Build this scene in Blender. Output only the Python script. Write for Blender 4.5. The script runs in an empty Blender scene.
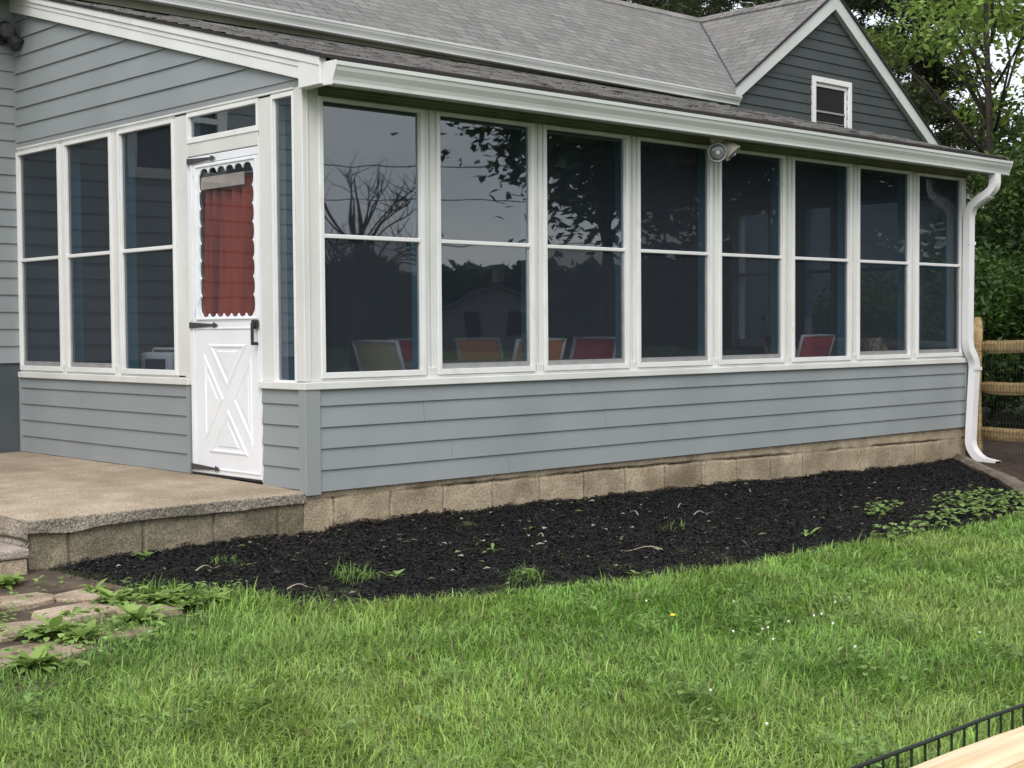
import bpy, bmesh, math, random
import numpy as np
from mathutils import Vector, Matrix
random.seed(7); rng = np.random.default_rng(11)
S = bpy.context.scene
col = S.collection
R = math.radians

# ------------------------------------------------------------------ camera
CAM = np.array((-4.9234, -7.0401, 1.22496)); YAW, PITCH, ROLL, FPX = .752476, -.0384606, -.0074164, 1439.68
fw = Vector((math.sin(YAW)*math.cos(PITCH), math.cos(YAW)*math.cos(PITCH), math.sin(PITCH)))
rt = fw.cross(Vector((0, 0, 1))).normalized(); up = rt.cross(fw)
r2 = rt*math.cos(ROLL)+up*math.sin(ROLL); u2 = -rt*math.sin(ROLL)+up*math.cos(ROLL)
cd = bpy.data.cameras.new('camera'); cam = bpy.data.objects.new('camera', cd); col.objects.link(cam)
cam.matrix_world = Matrix(((r2.x, u2.x, -fw.x, CAM[0]), (r2.y, u2.y, -fw.y, CAM[1]), (r2.z, u2.z, -fw.z, CAM[2]), (0, 0, 0, 1)))
cd.sensor_width = 36; cd.lens = 36*FPX/1024; cd.clip_start = .05; cd.clip_end = 1000
S.camera = cam

# ------------------------------------------------------------------ sky, sun, exposure
SUN_DIR = Vector((-.72, -.62, .95)).normalized()
w = bpy.data.worlds.new('World'); S.world = w; w.use_nodes = True
nt = w.node_tree; nt.nodes.clear()
def N(nt, t, **k):
    n = nt.nodes.new(t)
    for a, b in k.items(): setattr(n, a, b)
    return n
sky = N(nt, 'ShaderNodeTexSky', sky_type='NISHITA'); sky.sun_disc = False
sky.sun_elevation = math.asin(SUN_DIR.z); sky.sun_rotation = math.atan2(SUN_DIR.x, SUN_DIR.y)
sky.air_density = 1.2; sky.dust_density = 3
tc = N(nt, 'ShaderNodeTexCoord'); mp = N(nt, 'ShaderNodeMapping'); mp.inputs['Scale'].default_value = (1, 1, 2.6)
no = N(nt, 'ShaderNodeTexNoise'); no.inputs['Scale'].default_value = 3.2; no.inputs['Detail'].default_value = 7; no.inputs['Roughness'].default_value = .55
cr = N(nt, 'ShaderNodeValToRGB')
cr.color_ramp.elements[0].position = .36; cr.color_ramp.elements[0].color = (7.4, 7.9, 8.7, 1)
cr.color_ramp.elements[1].position = .68; cr.color_ramp.elements[1].color = (10.5, 10.3, 10.0, 1)
mx = N(nt, 'ShaderNodeMixRGB'); mx.inputs[0].default_value = .86
bg = N(nt, 'ShaderNodeBackground'); bg.inputs['Strength'].default_value = .112
wo = N(nt, 'ShaderNodeOutputWorld')
L = nt.links.new
L(tc.outputs['Generated'], mp.inputs[0]); L(mp.outputs[0], no.inputs['Vector']); L(no.outputs['Fac'], cr.inputs[0])
L(sky.outputs[0], mx.inputs[1]); L(cr.outputs[0], mx.inputs[2]); L(mx.outputs[0], bg.inputs['Color']); L(bg.outputs[0], wo.inputs[0])
sd = bpy.data.lights.new('sun', 'SUN'); sd.energy = 1.5; sd.angle = R(35); sd.color = (1, .97, .92)
so = bpy.data.objects.new('sun', sd); col.objects.link(so); so.rotation_euler = SUN_DIR.to_track_quat('Z', 'Y').to_euler()
vs = S.view_settings; vs.view_transform = 'Standard'; vs.look = 'None'; vs.exposure = .45; vs.gamma = 1; vs.use_curve_mapping = False
S.cycles.max_bounces = 8; S.cycles.transparent_max_bounces = 16; S.cycles.glossy_bounces = 3

# ------------------------------------------------------------------ materials
def mat(name, c1, c2=None, rough=.6, scale=6, stretch=(1, 1, 1), detail=5, bump=0, bscale=None, bstretch=None, spec=.4, metal=0, ramp=(.35, .65), dist=.01, c3=None, s3=1.2, r3=(.55, .7), trans=0, grain=0, gscale=90, usecol=False):
    m = bpy.data.materials.new(name); m.use_nodes = True; t = m.node_tree; l = t.links.new
    p = t.nodes['Principled BSDF']; p.inputs['Roughness'].default_value = rough; p.inputs['Metallic'].default_value = metal
    p.inputs['Specular IOR Level'].default_value = spec
    tc = N(t, 'ShaderNodeTexCoord')
    def noise(sc, st, de=detail):
        mp = N(t, 'ShaderNodeMapping'); mp.inputs['Scale'].default_value = st
        n = N(t, 'ShaderNodeTexNoise'); n.inputs['Scale'].default_value = sc; n.inputs['Detail'].default_value = de
        l(tc.outputs['Object'], mp.inputs[0]); l(mp.outputs[0], n.inputs['Vector']); return n
    if c2 is None: p.inputs['Base Color'].default_value = (*c1, 1)
    else:
        n = noise(scale, stretch); r = N(t, 'ShaderNodeValToRGB')
        r.color_ramp.elements[0].position = ramp[0]; r.color_ramp.elements[0].color = (*c1, 1)
        r.color_ramp.elements[1].position = ramp[1]; r.color_ramp.elements[1].color = (*c2, 1)
        l(n.outputs['Fac'], r.inputs[0]); out = r.outputs[0]
        if c3 is not None:
            n3 = noise(s3, (1, 1, 1), 8); r3n = N(t, 'ShaderNodeValToRGB')
            r3n.color_ramp.elements[0].position = r3[0]; r3n.color_ramp.elements[1].position = r3[1]
            l(n3.outputs['Fac'], r3n.inputs[0]); mm = N(t, 'ShaderNodeMixRGB'); l(r3n.outputs[0], mm.inputs[0]); l(out, mm.inputs[1]); mm.inputs[2].default_value = (*c3, 1); out = mm.outputs[0]
        if grain:
            ng = noise(gscale, (1, 1, 1), 4); rg = N(t, 'ShaderNodeValToRGB'); rg.color_ramp.elements[0].position = .3; rg.color_ramp.elements[1].position = .7; l(ng.outputs['Fac'], rg.inputs[0])
            gm = N(t, 'ShaderNodeMixRGB', blend_type='OVERLAY'); gm.inputs[0].default_value = grain; l(out, gm.inputs[1]); l(rg.outputs[0], gm.inputs[2]); out = gm.outputs[0]
        if usecol:
            at = N(t, 'ShaderNodeAttribute', attribute_name='Col'); cm = N(t, 'ShaderNodeMixRGB', blend_type='MULTIPLY'); cm.inputs[0].default_value = 1; l(out, cm.inputs[1]); l(at.outputs['Color'], cm.inputs[2]); out = cm.outputs[0]
        l(out, p.inputs['Base Color'])
    if bump:
        n = noise(bscale or scale*4, bstretch or stretch, 6); b = N(t, 'ShaderNodeBump'); b.inputs['Strength'].default_value = bump; b.inputs['Distance'].default_value = dist
        l(n.outputs['Fac'], b.inputs['Height']); l(b.outputs[0], p.inputs['Normal'])
    return m
def attr_mat(name, rough=.6, trans=.3, spec=.3):
    m = bpy.data.materials.new(name); m.use_nodes = True; t = m.node_tree; l = t.links.new
    p = t.nodes['Principled BSDF']; p.inputs['Roughness'].default_value = rough; p.inputs['Specular IOR Level'].default_value = spec
    a = N(t, 'ShaderNodeAttribute', attribute_name='Col'); l(a.outputs['Color'], p.inputs['Base Color'])
    if trans:
        tr = N(t, 'ShaderNodeBsdfTranslucent'); l(a.outputs['Color'], tr.inputs[0]); ms = N(t, 'ShaderNodeMixShader'); ms.inputs[0].default_value = trans
        o = t.nodes['Material Output']; l(p.outputs[0], ms.inputs[1]); l(tr.outputs[0], ms.inputs[2]); l(ms.outputs[0], o.inputs[0])
    return m
def glass_mat(name, tint, k=1.7, wav=.0, haze=.25, hcol=(.05, .06, .08), graze=1.7):
    m = bpy.data.materials.new(name); m.use_nodes = True; t = m.node_tree; l = t.links.new; t.nodes.remove(t.nodes['Principled BSDF'])
    ge = N(t, 'ShaderNodeNewGeometry'); dt = N(t, 'ShaderNodeVectorMath', operation='DOT_PRODUCT'); l(ge.outputs['Normal'], dt.inputs[0]); l(ge.outputs['Incoming'], dt.inputs[1])
    def mth(op, a, b=None):
        n = N(t, 'ShaderNodeMath', operation=op, use_clamp=(op == 'MULTIPLY_ADD'))
        for i, q in enumerate((a, b)):
            if q is None: continue
            if isinstance(q, (int, float)): n.inputs[i].default_value = q
            else: l(q, n.inputs[i])
        return n
    pw = mth('POWER', mth('SUBTRACT', 1.0, mth('ABSOLUTE', dt.outputs['Value']).outputs[0]).outputs[0], 5.0)
    mu = mth('MULTIPLY_ADD', pw.outputs[0], graze); mu.inputs[2].default_value = .042*k
    tr = N(t, 'ShaderNodeBsdfTransparent'); tr.inputs[0].default_value = (*tint, 1)
    df = N(t, 'ShaderNodeBsdfDiffuse'); df.inputs[0].default_value = (*hcol, 1); hz = N(t, 'ShaderNodeMixShader'); hz.inputs[0].default_value = haze; l(tr.outputs[0], hz.inputs[1]); l(df.outputs[0], hz.inputs[2])
    gl = N(t, 'ShaderNodeBsdfGlossy'); gl.inputs['Roughness'].default_value = .012; gl.inputs[0].default_value = (.88, .95, 1, 1)
    if wav:
        tc = N(t, 'ShaderNodeTexCoord'); n = N(t, 'ShaderNodeTexNoise'); n.inputs['Scale'].default_value = 2.2; n.inputs['Detail'].default_value = 1
        b = N(t, 'ShaderNodeBump'); b.inputs['Strength'].default_value = wav; b.inputs['Distance'].default_value = .02
        l(tc.outputs['Object'], n.inputs['Vector']); l(n.outputs['Fac'], b.inputs['Height']); l(b.outputs[0], gl.inputs['Normal'])
    ms = N(t, 'ShaderNodeMixShader'); l(mu.outputs[0], ms.inputs[0]); l(hz.outputs[0], ms.inputs[1]); l(gl.outputs[0], ms.inputs[2]); l(ms.outputs[0], t.nodes['Material Output'].inputs[0])
    return m
def shingle_mat(name, c1, c2, c3):
    m = bpy.data.materials.new(name); m.use_nodes = True; t = m.node_tree; l = t.links.new
    p = t.nodes['Principled BSDF']; p.inputs['Roughness'].default_value = .9; p.inputs['Specular IOR Level'].default_value = .2
    uv = N(t, 'ShaderNodeUVMap', uv_map='UVMap'); b = N(t, 'ShaderNodeTexBrick')
    b.offset = .37; b.offset_frequency = 2; b.squash = .7; b.squash_frequency = 3
    b.inputs['Color1'].default_value = (*c1, 1); b.inputs['Color2'].default_value = (*c2, 1); b.inputs['Mortar'].default_value = (c1[0]*.42, c1[1]*.42, c1[2]*.42, 1)
    b.inputs['Scale'].default_value = 1; b.inputs['Brick Width'].default_value = .27; b.inputs['Row Height'].default_value = .135; b.inputs['Mortar Size'].default_value = .009; b.inputs['Mortar Smooth'].default_value = .6; b.inputs['Bias'].default_value = -.1
    n0 = N(t, 'ShaderNodeTexNoise'); n0.inputs['Scale'].default_value = 2.5; va = N(t, 'ShaderNodeMixRGB', blend_type='LINEAR_LIGHT'); va.inputs[0].default_value = .02
    l(uv.outputs[0], n0.inputs['Vector']); l(uv.outputs[0], va.inputs[1]); l(n0.outputs['Color'], va.inputs[2]); l(va.outputs[0], b.inputs['Vector'])
    n = N(t, 'ShaderNodeTexNoise'); n.inputs['Scale'].default_value = 1.1; n.inputs['Detail'].default_value = 9; n.inputs['Roughness'].default_value = .7
    l(uv.outputs[0], n.inputs['Vector']); r = N(t, 'ShaderNodeValToRGB'); r.color_ramp.elements[0].position = .4; r.color_ramp.elements[1].position = .7; l(n.outputs['Fac'], r.inputs[0])
    mm = N(t, 'ShaderNodeMixRGB'); mm.inputs[2].default_value = (*c3, 1); l(r.outputs[0], mm.inputs[0]); l(b.outputs['Color'], mm.inputs[1])
    g = N(t, 'ShaderNodeTexNoise'); g.inputs['Scale'].default_value = 60; g.inputs['Detail'].default_value = 3; l(uv.outputs[0], g.inputs['Vector'])
    gm = N(t, 'ShaderNodeMixRGB', blend_type='OVERLAY'); gm.inputs[0].default_value = .45; l(mm.outputs[0], gm.inputs[1]); l(g.outputs['Fac'], gm.inputs[2]); l(gm.outputs[0], p.inputs['Base Color'])
    bp = N(t, 'ShaderNodeBump'); bp.inputs['Strength'].default_value = .7; bp.inputs['Distance'].default_value = .012; bp.invert = True
    l(b.outputs['Fac'], bp.inputs['Height']); l(bp.outputs[0], p.inputs['Normal'])
    return m
M = {}
M['siding'] = mat('siding_paint', (.266, .292, .304), (.298, .322, .333), .55, 1.5, (1, 1, 1), 6, .3, 14, (1, 1, 9), dist=.004, spec=.35, c3=(.245, .264, .27), s3=.9, r3=(.5, .8))
M['dark_siding'] = mat('dark_siding_tone', (.048, .058, .060), (.06, .07, .072), .7, 2, (1, 1, 1), 6, .3, 14, (1, 1, 9), dist=.004)  # gable siding, much darker than the porch siding
M['trim_grey'] = mat('corner_paint', (.275, .295, .302), (.305, .325, .33), .5, 2)
M['white'] = mat('white_trim_paint', (.645, .645, .625), (.755, .755, .735), .5, 2.2, (1, 1, .5), 8, .15, 30, (1, 1, 1), dist=.002, c3=(.60, .58, .53), s3=3.5, r3=(.6, .85))
M['frame'] = mat('window_frame_enamel', (.76, .76, .75), (.83, .83, .82), .35, 3, c3=(.62, .60, .54), s3=5, r3=(.6, .85))
M['door'] = mat('white_door_vinyl', (.80, .82, .86), (.86, .87, .90), .35, 3, c3=(.7, .7, .69), s3=4, r3=(.62, .85))
M['gutter'] = mat('gutter_enamel', (.58, .60, .58), (.66, .68, .66), .4, 2, (.4, 1, 1), 6, c3=(.50, .52, .46), s3=2.5, r3=(.58, .8))
M['soffit'] = mat('soffit_paint', (.17, .18, .125), (.25, .255, .19), .7, 3)  # base colour darkened to carry the contact shadow under the eaves
M['spout'] = mat('downspout_enamel', (.82, .83, .85), (.87, .87, .88), .32, 3)
M['teal'] = mat('teal_paint', (.05, .19, .255), (.065, .23, .30), .6, 4)
M['black'] = mat('black_iron', (.02, .02, .022), (.035, .034, .035), .5, 20)
M['iron'] = mat('dark_grey_iron', (.07, .07, .075), (.11, .11, .11), .45, 30, metal=.4)
M['alu'] = mat('aluminium', (.30, .30, .31), (.38, .38, .38), .45, 8, metal=.2)
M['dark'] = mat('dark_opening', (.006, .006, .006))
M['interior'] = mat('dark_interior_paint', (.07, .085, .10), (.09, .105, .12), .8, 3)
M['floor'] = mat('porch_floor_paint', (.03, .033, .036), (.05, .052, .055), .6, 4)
M['glass'] = glass_mat('tinted_window_glass', (.68, .74, .82), 3.5, .055, .32, (.048, .058, .074))
M['screen'] = glass_mat('insect_screened_glass', (.76, .80, .86), 1.0, .08, .40, (.056, .066, .082), .55)
M['clear'] = glass_mat('storm_door_glass', (.85, .85, .85), 1.4, .03, .05)
M['shingle'] = shingle_mat('grey_shingles', (.15, .148, .144), (.235, .23, .222), (.175, .17, .163))
M['old_shingle'] = shingle_mat('weathered_shingles', (.13, .125, .122), (.22, .21, .203), (.26, .25, .235))
M['drip'] = mat('dark_drip_edge', (.018, .014, .016), (.03, .022, .025), .6, 5)
M['base'] = mat('painted_foundation', (.062, .075, .085), (.082, .096, .105), .8, 2.5, (1, 1, .6), 8, .3, 20)
def conc(name, a, b, c, usecol=False, grain=.4):
    return mat(name, a, b, .92, 5, (1, 1, 1), 10, .9, 110, c3=c, s3=1.6, r3=(.5, .72), dist=.006, spec=.2, grain=grain, usecol=usecol)
M['block'] = conc('concrete_block', (.30, .245, .17), (.44, .37, .27), (.22, .178, .12), True)
M['mossy'] = conc('mossy_block', (.17, .15, .105), (.28, .245, .175), (.10, .10, .062), True)
M['slab'] = conc('patio_concrete', (.35, .28, .205), (.45, .37, .28), (.27, .215, .155))
M['slabedge'] = conc('rough_concrete_edge', (.22, .195, .16), (.40, .35, .29), (.14, .125, .105), True, .7)
M['step'] = conc('step_concrete', (.36, .29, .24), (.48, .41, .35), (.24, .20, .17))
M['mulch'] = mat('black_mulch', (.006, .006, .0075), (.02, .019, .02), .85, 24, detail=9, bump=1, bscale=45, dist=.02, spec=.25)
M['chip'] = attr_mat('mulch_chip', .75, 0, .35)
M['soil'] = mat('dark_soil', (.055, .04, .028), (.12, .088, .063), .95, 9, detail=9, bump=.8, bscale=40, dist=.02)
M['litter'] = mat('leaf_litter', (.022, .014, .010), (.075, .045, .032), .95, 14, detail=10, bump=1, bscale=30, dist=.03)
M['lawn'] = mat('lawn_ground', (.045, .065, .02), (.075, .10, .03), .95, 3, detail=9, bump=.8, bscale=60, dist=.03)
M['grass'] = attr_mat('grass_blades', .42, .38, .45)
M['leaf'] = attr_mat('leaves', .55, .35, .3)
M['wood'] = mat('split_rail_wood', (.34, .23, .11), (.50, .365, .19), .8, 5, (.6, 6, 6), 8, .5, 12, (.6, 9, 9), dist=.01)
M['board'] = mat('pale_pine_rail', (.52, .35, .19), (.82, .64, .43), .65, 3.5, (.5, 16, 16), 10, .9, 6, (.8, 22, 22), dist=.006, c3=(.5, .34, .18), s3=5, r3=(.6, .8))
M['timber'] = mat('old_timber', (.10, .08, .06), (.22, .18, .14), .9, 4, (1, 1, 1), 9, .6, 20, dist=.01)
M['bark'] = mat('bark', (.03, .025, .02), (.08, .065, .054), .95, 8, (1, 1, .25), 9, .9, 12, (2, 2, .4), dist=.05)
M['wire'] = mat('green_black_wire', (.012, .018, .014), (.02, .028, .022), .5, 20)
M['paver'] = conc('paver_stone', (.34, .26, .19), (.48, .385, .30), (.17, .12, .085))
M['twig'] = mat('dry_twig', (.25, .20, .14), (.42, .36, .27), .9, 30)
M['curtain'] = mat('red_curtain', (.15, .026, .018), (.34, .062, .036), .9, 11, (1, 1.6, .07), 3, trans=.2)  # vertical light and dark streaks in the colour imitate shading of the folds
M['valance'] = mat('taupe_valance', (.42, .37, .34), (.50, .44, .41), .9, 20)
M['khaki'] = mat('khaki_mesh', (.74, .62, .37), (.82, .70, .43), .8, 40)
M['maroon'] = mat('maroon_mesh', (.66, .05, .10), (.74, .06, .12), .8, 40)
M['orange'] = mat('orange_mesh', (.88, .30, .09), (.92, .34, .11), .8, 40)
M['chairframe'] = mat('grey_tube', (.62, .60, .58), (.72, .70, .68), .4, 8, metal=.1)
M['tabletop'] = mat('table_top', (.40, .38, .37), (.5, .48, .46), .3, 8)
M['cream'] = mat('aged_cream_plastic', (.70, .64, .52), (.80, .74, .64), .4, 12)
M['lens'] = mat('lamp_lens', (.55, .57, .56), (.75, .76, .74), .12, 25, bump=.6, bscale=60, spec=.8)
M['refl'] = mat('lamp_reflector', (.10, .11, .11), (.20, .21, .21), .12, 14, spec=.9)
M['flower'] = mat('white_clover', (.75, .74, .66), (.85, .83, .76), .9, 60)
M['yellow'] = mat('yellow_flower', (.85, .6, .03), (.9, .68, .05), .9, 60)
M['stripe'] = mat('striped_cloth', (.05, .04, .035), (.55, .45, .33), .9, 9, (5, 5, .25), 3)
M['far_wall'] = mat('far_house_paint', (.12, .12, .125), (.15, .15, .155), .8, 2)
M['far_roof'] = mat('far_roof', (.07, .07, .075), (.11, .11, .115), .9, 3)

# ------------------------------------------------------------------ mesh kit
def parent_origin(p):
    o = Vector((0, 0, 0))
    while p is not None: o += p.location; p = p.parent
    return o
def link_mesh(name, me, m, parent=None, smooth=False):
    o = bpy.data.objects.new(name, me); col.objects.link(o)
    if m is not None: me.materials.append(m)
    if parent is not None: o.parent = parent
    if smooth:
        for f in me.polygons: f.use_smooth = True
    return o
class MB:
    def __init__(s): s.v = []; s.f = []
    def add(s, vs, fs):
        k = len(s.v); s.v += [tuple(map(float, v)) for v in vs]; s.f += [tuple(i+k for i in f) for f in fs]; return s
    def box(s, x0, x1, y0, y1, z0, z1):
        x0, x1 = min(x0, x1), max(x0, x1); y0, y1 = min(y0, y1), max(y0, y1); z0, z1 = min(z0, z1), max(z0, z1)
        return s.add([(x0,y0,z0),(x1,y0,z0),(x1,y1,z0),(x0,y1,z0),(x0,y0,z1),(x1,y0,z1),(x1,y1,z1),(x0,y1,z1)],
                     [(0,3,2,1),(4,5,6,7),(0,1,5,4),(1,2,6,5),(2,3,7,6),(3,0,4,7)])
    def prism(s, prof, fn, a0, a1):                       # prof: list of 2D points, fn(p, a) -> 3D
        n = len(prof); A = [fn(p, a0) for p in prof]; B = [fn(p, a1) for p in prof]
        return s.add(A+B, [(i, (i+1) % n, n+(i+1) % n, n+i) for i in range(n)]+[tuple(range(n))[::-1], tuple(range(n, 2*n))])
    def quad(s, a, b, c, d): return s.add([a, b, c, d], [(0, 1, 2, 3)])
    def tube(s, pts, rad, n=8, prof=None, up=(0, 0, 1), cap=True):
        pts = [Vector(p) for p in pts]; rads = rad if isinstance(rad, (list, tuple)) else [rad]*len(pts)
        rings = []
        for i, p in enumerate(pts):
            t = (pts[min(i+1, len(pts)-1)]-pts[max(i-1, 0)]).normalized(); u = Vector(up)
            if abs(t.dot(u)) > .95: u = Vector((0, 1, 0)) if prof is None else Vector((1, 0, 0))
            a = t.cross(u).normalized(); b = a.cross(t)
            P = prof or [(math.cos(2*math.pi*k/n), math.sin(2*math.pi*k/n)) for k in range(n)]
            rings.append([p+a*(q[0]*rads[i])+b*(q[1]*rads[i]) for q in P])
        m = len(rings[0]); fs = []
        for i in range(len(pts)-1):
            for k in range(m): fs.append((i*m+k, i*m+(k+1) % m, (i+1)*m+(k+1) % m, (i+1)*m+k))
        if cap: fs += [tuple(range(m))[::-1], tuple(range((len(pts)-1)*m, len(pts)*m))]
        return s.add([v for r in rings for v in r], fs)
    def lathe(s, prof, c, axis=(0, 0, 1), n=20):          # prof (r, h)
        q = Vector((0, 0, 1)).rotation_difference(Vector(axis)); c = Vector(c); vs = []
        for r, h in prof: vs += [c+q @ Vector((r*math.cos(2*math.pi*k/n), r*math.sin(2*math.pi*k/n), h)) for k in range(n)]
        fs = [(i*n+k, i*n+(k+1) % n, (i+1)*n+(k+1) % n, (i+1)*n+k) for i in range(len(prof)-1) for k in range(n)]
        fs += [tuple(range(n))[::-1], tuple(range((len(prof)-1)*n, len(prof)*n))]
        return s.add(vs, fs)
    def build(s, name, m, parent=None, bevel=0, smooth=False, seg=1):
        o = parent_origin(parent) if parent is not None else Vector((0, 0, 0))
        me = bpy.data.meshes.new(name); me.from_pydata([(v[0]-o.x, v[1]-o.y, v[2]-o.z) for v in s.v], [], s.f)
        bm = bmesh.new(); bm.from_mesh(me); bmesh.ops.recalc_face_normals(bm, faces=bm.faces)
        bm.to_mesh(me); bm.free()
        ob = link_mesh(name, me, m, parent, smooth)
        if bevel:
            b = ob.modifiers.new('bevel', 'BEVEL'); b.width = bevel; b.segments = seg; b.limit_method = 'ANGLE'; b.angle_limit = R(40)
        return ob
def tag(o, label=None, cat=None, group=None, kind=None):
    if label: o['label'] = label
    if cat: o['category'] = cat
    if group: o['group'] = group
    if kind: o['kind'] = kind
    return o
def thing(name, label, cat, loc=(0, 0, 0), group=None):
    o = bpy.data.objects.new(name, None); col.objects.link(o); o.location = loc; o.empty_display_size = .2
    return tag(o, label, cat, group)
def copy_tree(o, parent=None):
    c = o.copy(); col.objects.link(c)
    if parent is not None: c.parent = parent
    for ch in list(o.children): copy_tree(ch, c)
    return c
def np_mesh(name, V, F, m, cols=None, parent=None, smooth=False):
    V = np.asarray(V, np.float32); F = np.asarray(F, np.int32)
    if parent is not None:
        o = parent_origin(parent); V = V-np.array((o.x, o.y, o.z), np.float32)
    me = bpy.data.meshes.new(name); k = F.shape[1]
    me.vertices.add(len(V)); me.vertices.foreach_set('co', V.ravel()); me.loops.add(F.size); me.loops.foreach_set('vertex_index', F.ravel())
    me.polygons.add(len(F)); me.polygons.foreach_set('loop_start', np.arange(0, F.size, k, dtype=np.int32)); me.polygons.foreach_set('loop_total', np.full(len(F), k, np.int32))
    if smooth: me.polygons.foreach_set('use_smooth', np.ones(len(F), bool))
    me.update(calc_edges=True)
    if cols is not None:
        a = me.color_attributes.new('Col', 'FLOAT_COLOR', 'POINT'); c = np.ones((len(V), 4), np.float32); c[:, :3] = cols; a.data.foreach_set('color', c.ravel())
    return link_mesh(name, me, m, parent)
def fr(p, o): return (p, -o)
def W(wall, u, o, z): return (u, -o, z) if wall == 'front' else (-o, u, z)
class WB(MB):
    """boxes laid out on a wall: u along it, o outwards, z up"""
    def __init__(s, wall): super().__init__(); s.w = wall
    def b(s, u0, u1, o0, o1, z0, z1):
        a = W(s.w, u0, o0, z0); c = W(s.w, u1, o1, z1); return s.box(a[0], c[0], a[1], c[1], a[2], c[2])
def value_noise(x, y, seed=0):
    x = np.asarray(x, float); y = np.asarray(y, float); xi = np.floor(x).astype(int); yi = np.floor(y).astype(int); fx = x-xi; fy = y-yi
    fx = fx*fx*(3-2*fx); fy = fy*fy*(3-2*fy)
    def h(i, j):
        n = (i*374761393+j*668265263+seed*982451653) & 0x7fffffff; n = (n ^ (n >> 13))*1274126177 & 0x7fffffff; return ((n ^ (n >> 16)) & 0xffff)/65535.
    return (h(xi, yi)*(1-fx)+h(xi+1, yi)*fx)*(1-fy)+(h(xi, yi+1)*(1-fx)+h(xi+1, yi+1)*fx)*fy
def fbm(x, y, seed=0, o=4):
    s = 0; a = .5
    for k in range(o): s = s+a*value_noise(np.asarray(x)*2**k, np.asarray(y)*2**k, seed+k); a *= .5
    return s

# ------------------------------------------------------------------ ground
def gz(x, y):
    x = np.asarray(x, float); y = np.asarray(y, float)
    zw = np.interp(x, [-3, -1.7, .7, 2.9, 4.9, 7.3, 12, 40], [0, .0, .035, .005, -.03, -.05, -.06, .1])
    return zw-.034*np.clip(-y, 0, 9)+.004*np.clip(y-4, 0, 40)
def edge(x):                                             # front edge of the mulch bed
    x = np.asarray(x, float)
    e = np.interp(x, [-1.75, -1.62, -1.45, -1.25, -1.08, -.6, -.23, .45, 1.13, 1.84, 2.47, 3.42, 4.4, 5.2, 5.6, 7.62], [-.30, -.62, -.9, -1.15, -1.72, -1.90, -2.0, -2.22, -2.33, -2.28, -2.27, -2.32, -2.2, -2.08, -1.78, .12])
    return e+.10*(fbm(x*3.1, x*0+3.3, 5, 3)-.45)
gx = np.concatenate([np.linspace(-250, -8, 14), np.linspace(-6, 9, 151), np.linspace(11, 250, 16)])
gy = np.concatenate([np.linspace(-250, -9, 14), np.linspace(-8, 1, 91), np.linspace(2, 250, 18)])
X, Y = np.meshgrid(gx, gy); Z = gz(X, Y)+.02*(fbm(X*1.5, Y*1.5, 9, 3)-.45)-.006
Z = np.where((X > -1.7) & (X < 14) & (Y > .3), np.minimum(Z, -.1), Z)
def grid_faces(ny, nx):
    i = np.arange(ny*nx).reshape(ny, nx); return np.stack([i[:-1, :-1], i[:-1, 1:], i[1:, 1:], i[1:, :-1]], -1).reshape(-1, 4)
tag(np_mesh('lawn', np.stack([X, Y, Z], -1).reshape(-1, 3), grid_faces(*X.shape), M['lawn'], smooth=True), 'green mown lawn in front of the porch', kind='structure')
# mulch bed
nu, nv = 330, 90
U = np.linspace(-1.72, 7.62, nu); T = np.linspace(0, 1, nv)
UU, TT = np.meshgrid(U, T); YY = .1+(edge(UU)-.1)*TT
def mulch_z(x, y):
    t = np.clip((y-.1)/np.minimum(edge(x)-.1, -.05), 0, 1); f = np.clip((1-t)*7, 0, 1)*np.clip((np.asarray(x)+1.75)*3, .2, 1)
    return gz(x, y)+(-.02+f*(.022+.05*(fbm(np.asarray(x)*2.2, y*2.2, 21, 3)-.4)+.05*(fbm(np.asarray(x)*11, y*11, 31, 3)-.45)))
tag(np_mesh('mulch_bed', np.stack([UU, YY, mulch_z(UU, YY)], -1).reshape(-1, 3), grid_faces(nv, nu), M['mulch'], smooth=True), 'bed of black mulch along the block foundation', kind='structure')
n = 190000
px = rng.uniform(-1.7, 7.6, n); tt = rng.uniform(0.0, 1.02, n); py = .08+(edge(px)-.08)*tt; keep = rng.uniform(0, 1, n) < np.clip(-(edge(px)-.1)/2.4, .1, 1); px, py = px[keep], py[keep]; n = len(px)
L_ = rng.gamma(1.6, .005, n)+.003; Wd = rng.uniform(.0014, .0045, n); a = rng.uniform(0, 6.283, n); tl = rng.normal(0, .3, n)
d = np.stack([np.cos(a)*np.cos(tl), np.sin(a)*np.cos(tl), np.sin(tl)], -1); sidev = np.stack([-np.sin(a), np.cos(a), rng.normal(0, .5, n)], -1); sidev /= np.linalg.norm(sidev, axis=1)[:, None]
c = np.stack([px, py, mulch_z(px, py)+rng.uniform(.0, .018, n)], -1); A_ = d*L_[:, None]; B_ = sidev*Wd[:, None]; Nn = np.cross(d, sidev)*.004
V = np.stack([c-A_-B_*.6, c-A_*.3+B_+Nn, c+A_+B_*.4, c+A_*.4-B_+Nn*.5], 1).reshape(-1, 3); F = np.arange(4*n).reshape(n, 4)
cv = rng.uniform(.003, .017, n)[:, None]*np.array([1, .95, 1.0]); fade = np.clip(fbm(px*1.3, py*1.3, 91, 3)*3-1.5, 0, 1)[:, None]; cv = cv*(1+fade*np.array([1.5, 1.05, .75])); br = rng.uniform(0, 1, n) < .03; cv[br] = rng.uniform(.05, .14, (br.sum(), 1))*np.array([1, .85, .7])
tag(np_mesh('mulch_chips', V, F, M['chip'], np.repeat(cv, 4, 0)), 'shredded black wood chips covering the bed', 'mulch', kind='stuff')
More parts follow.
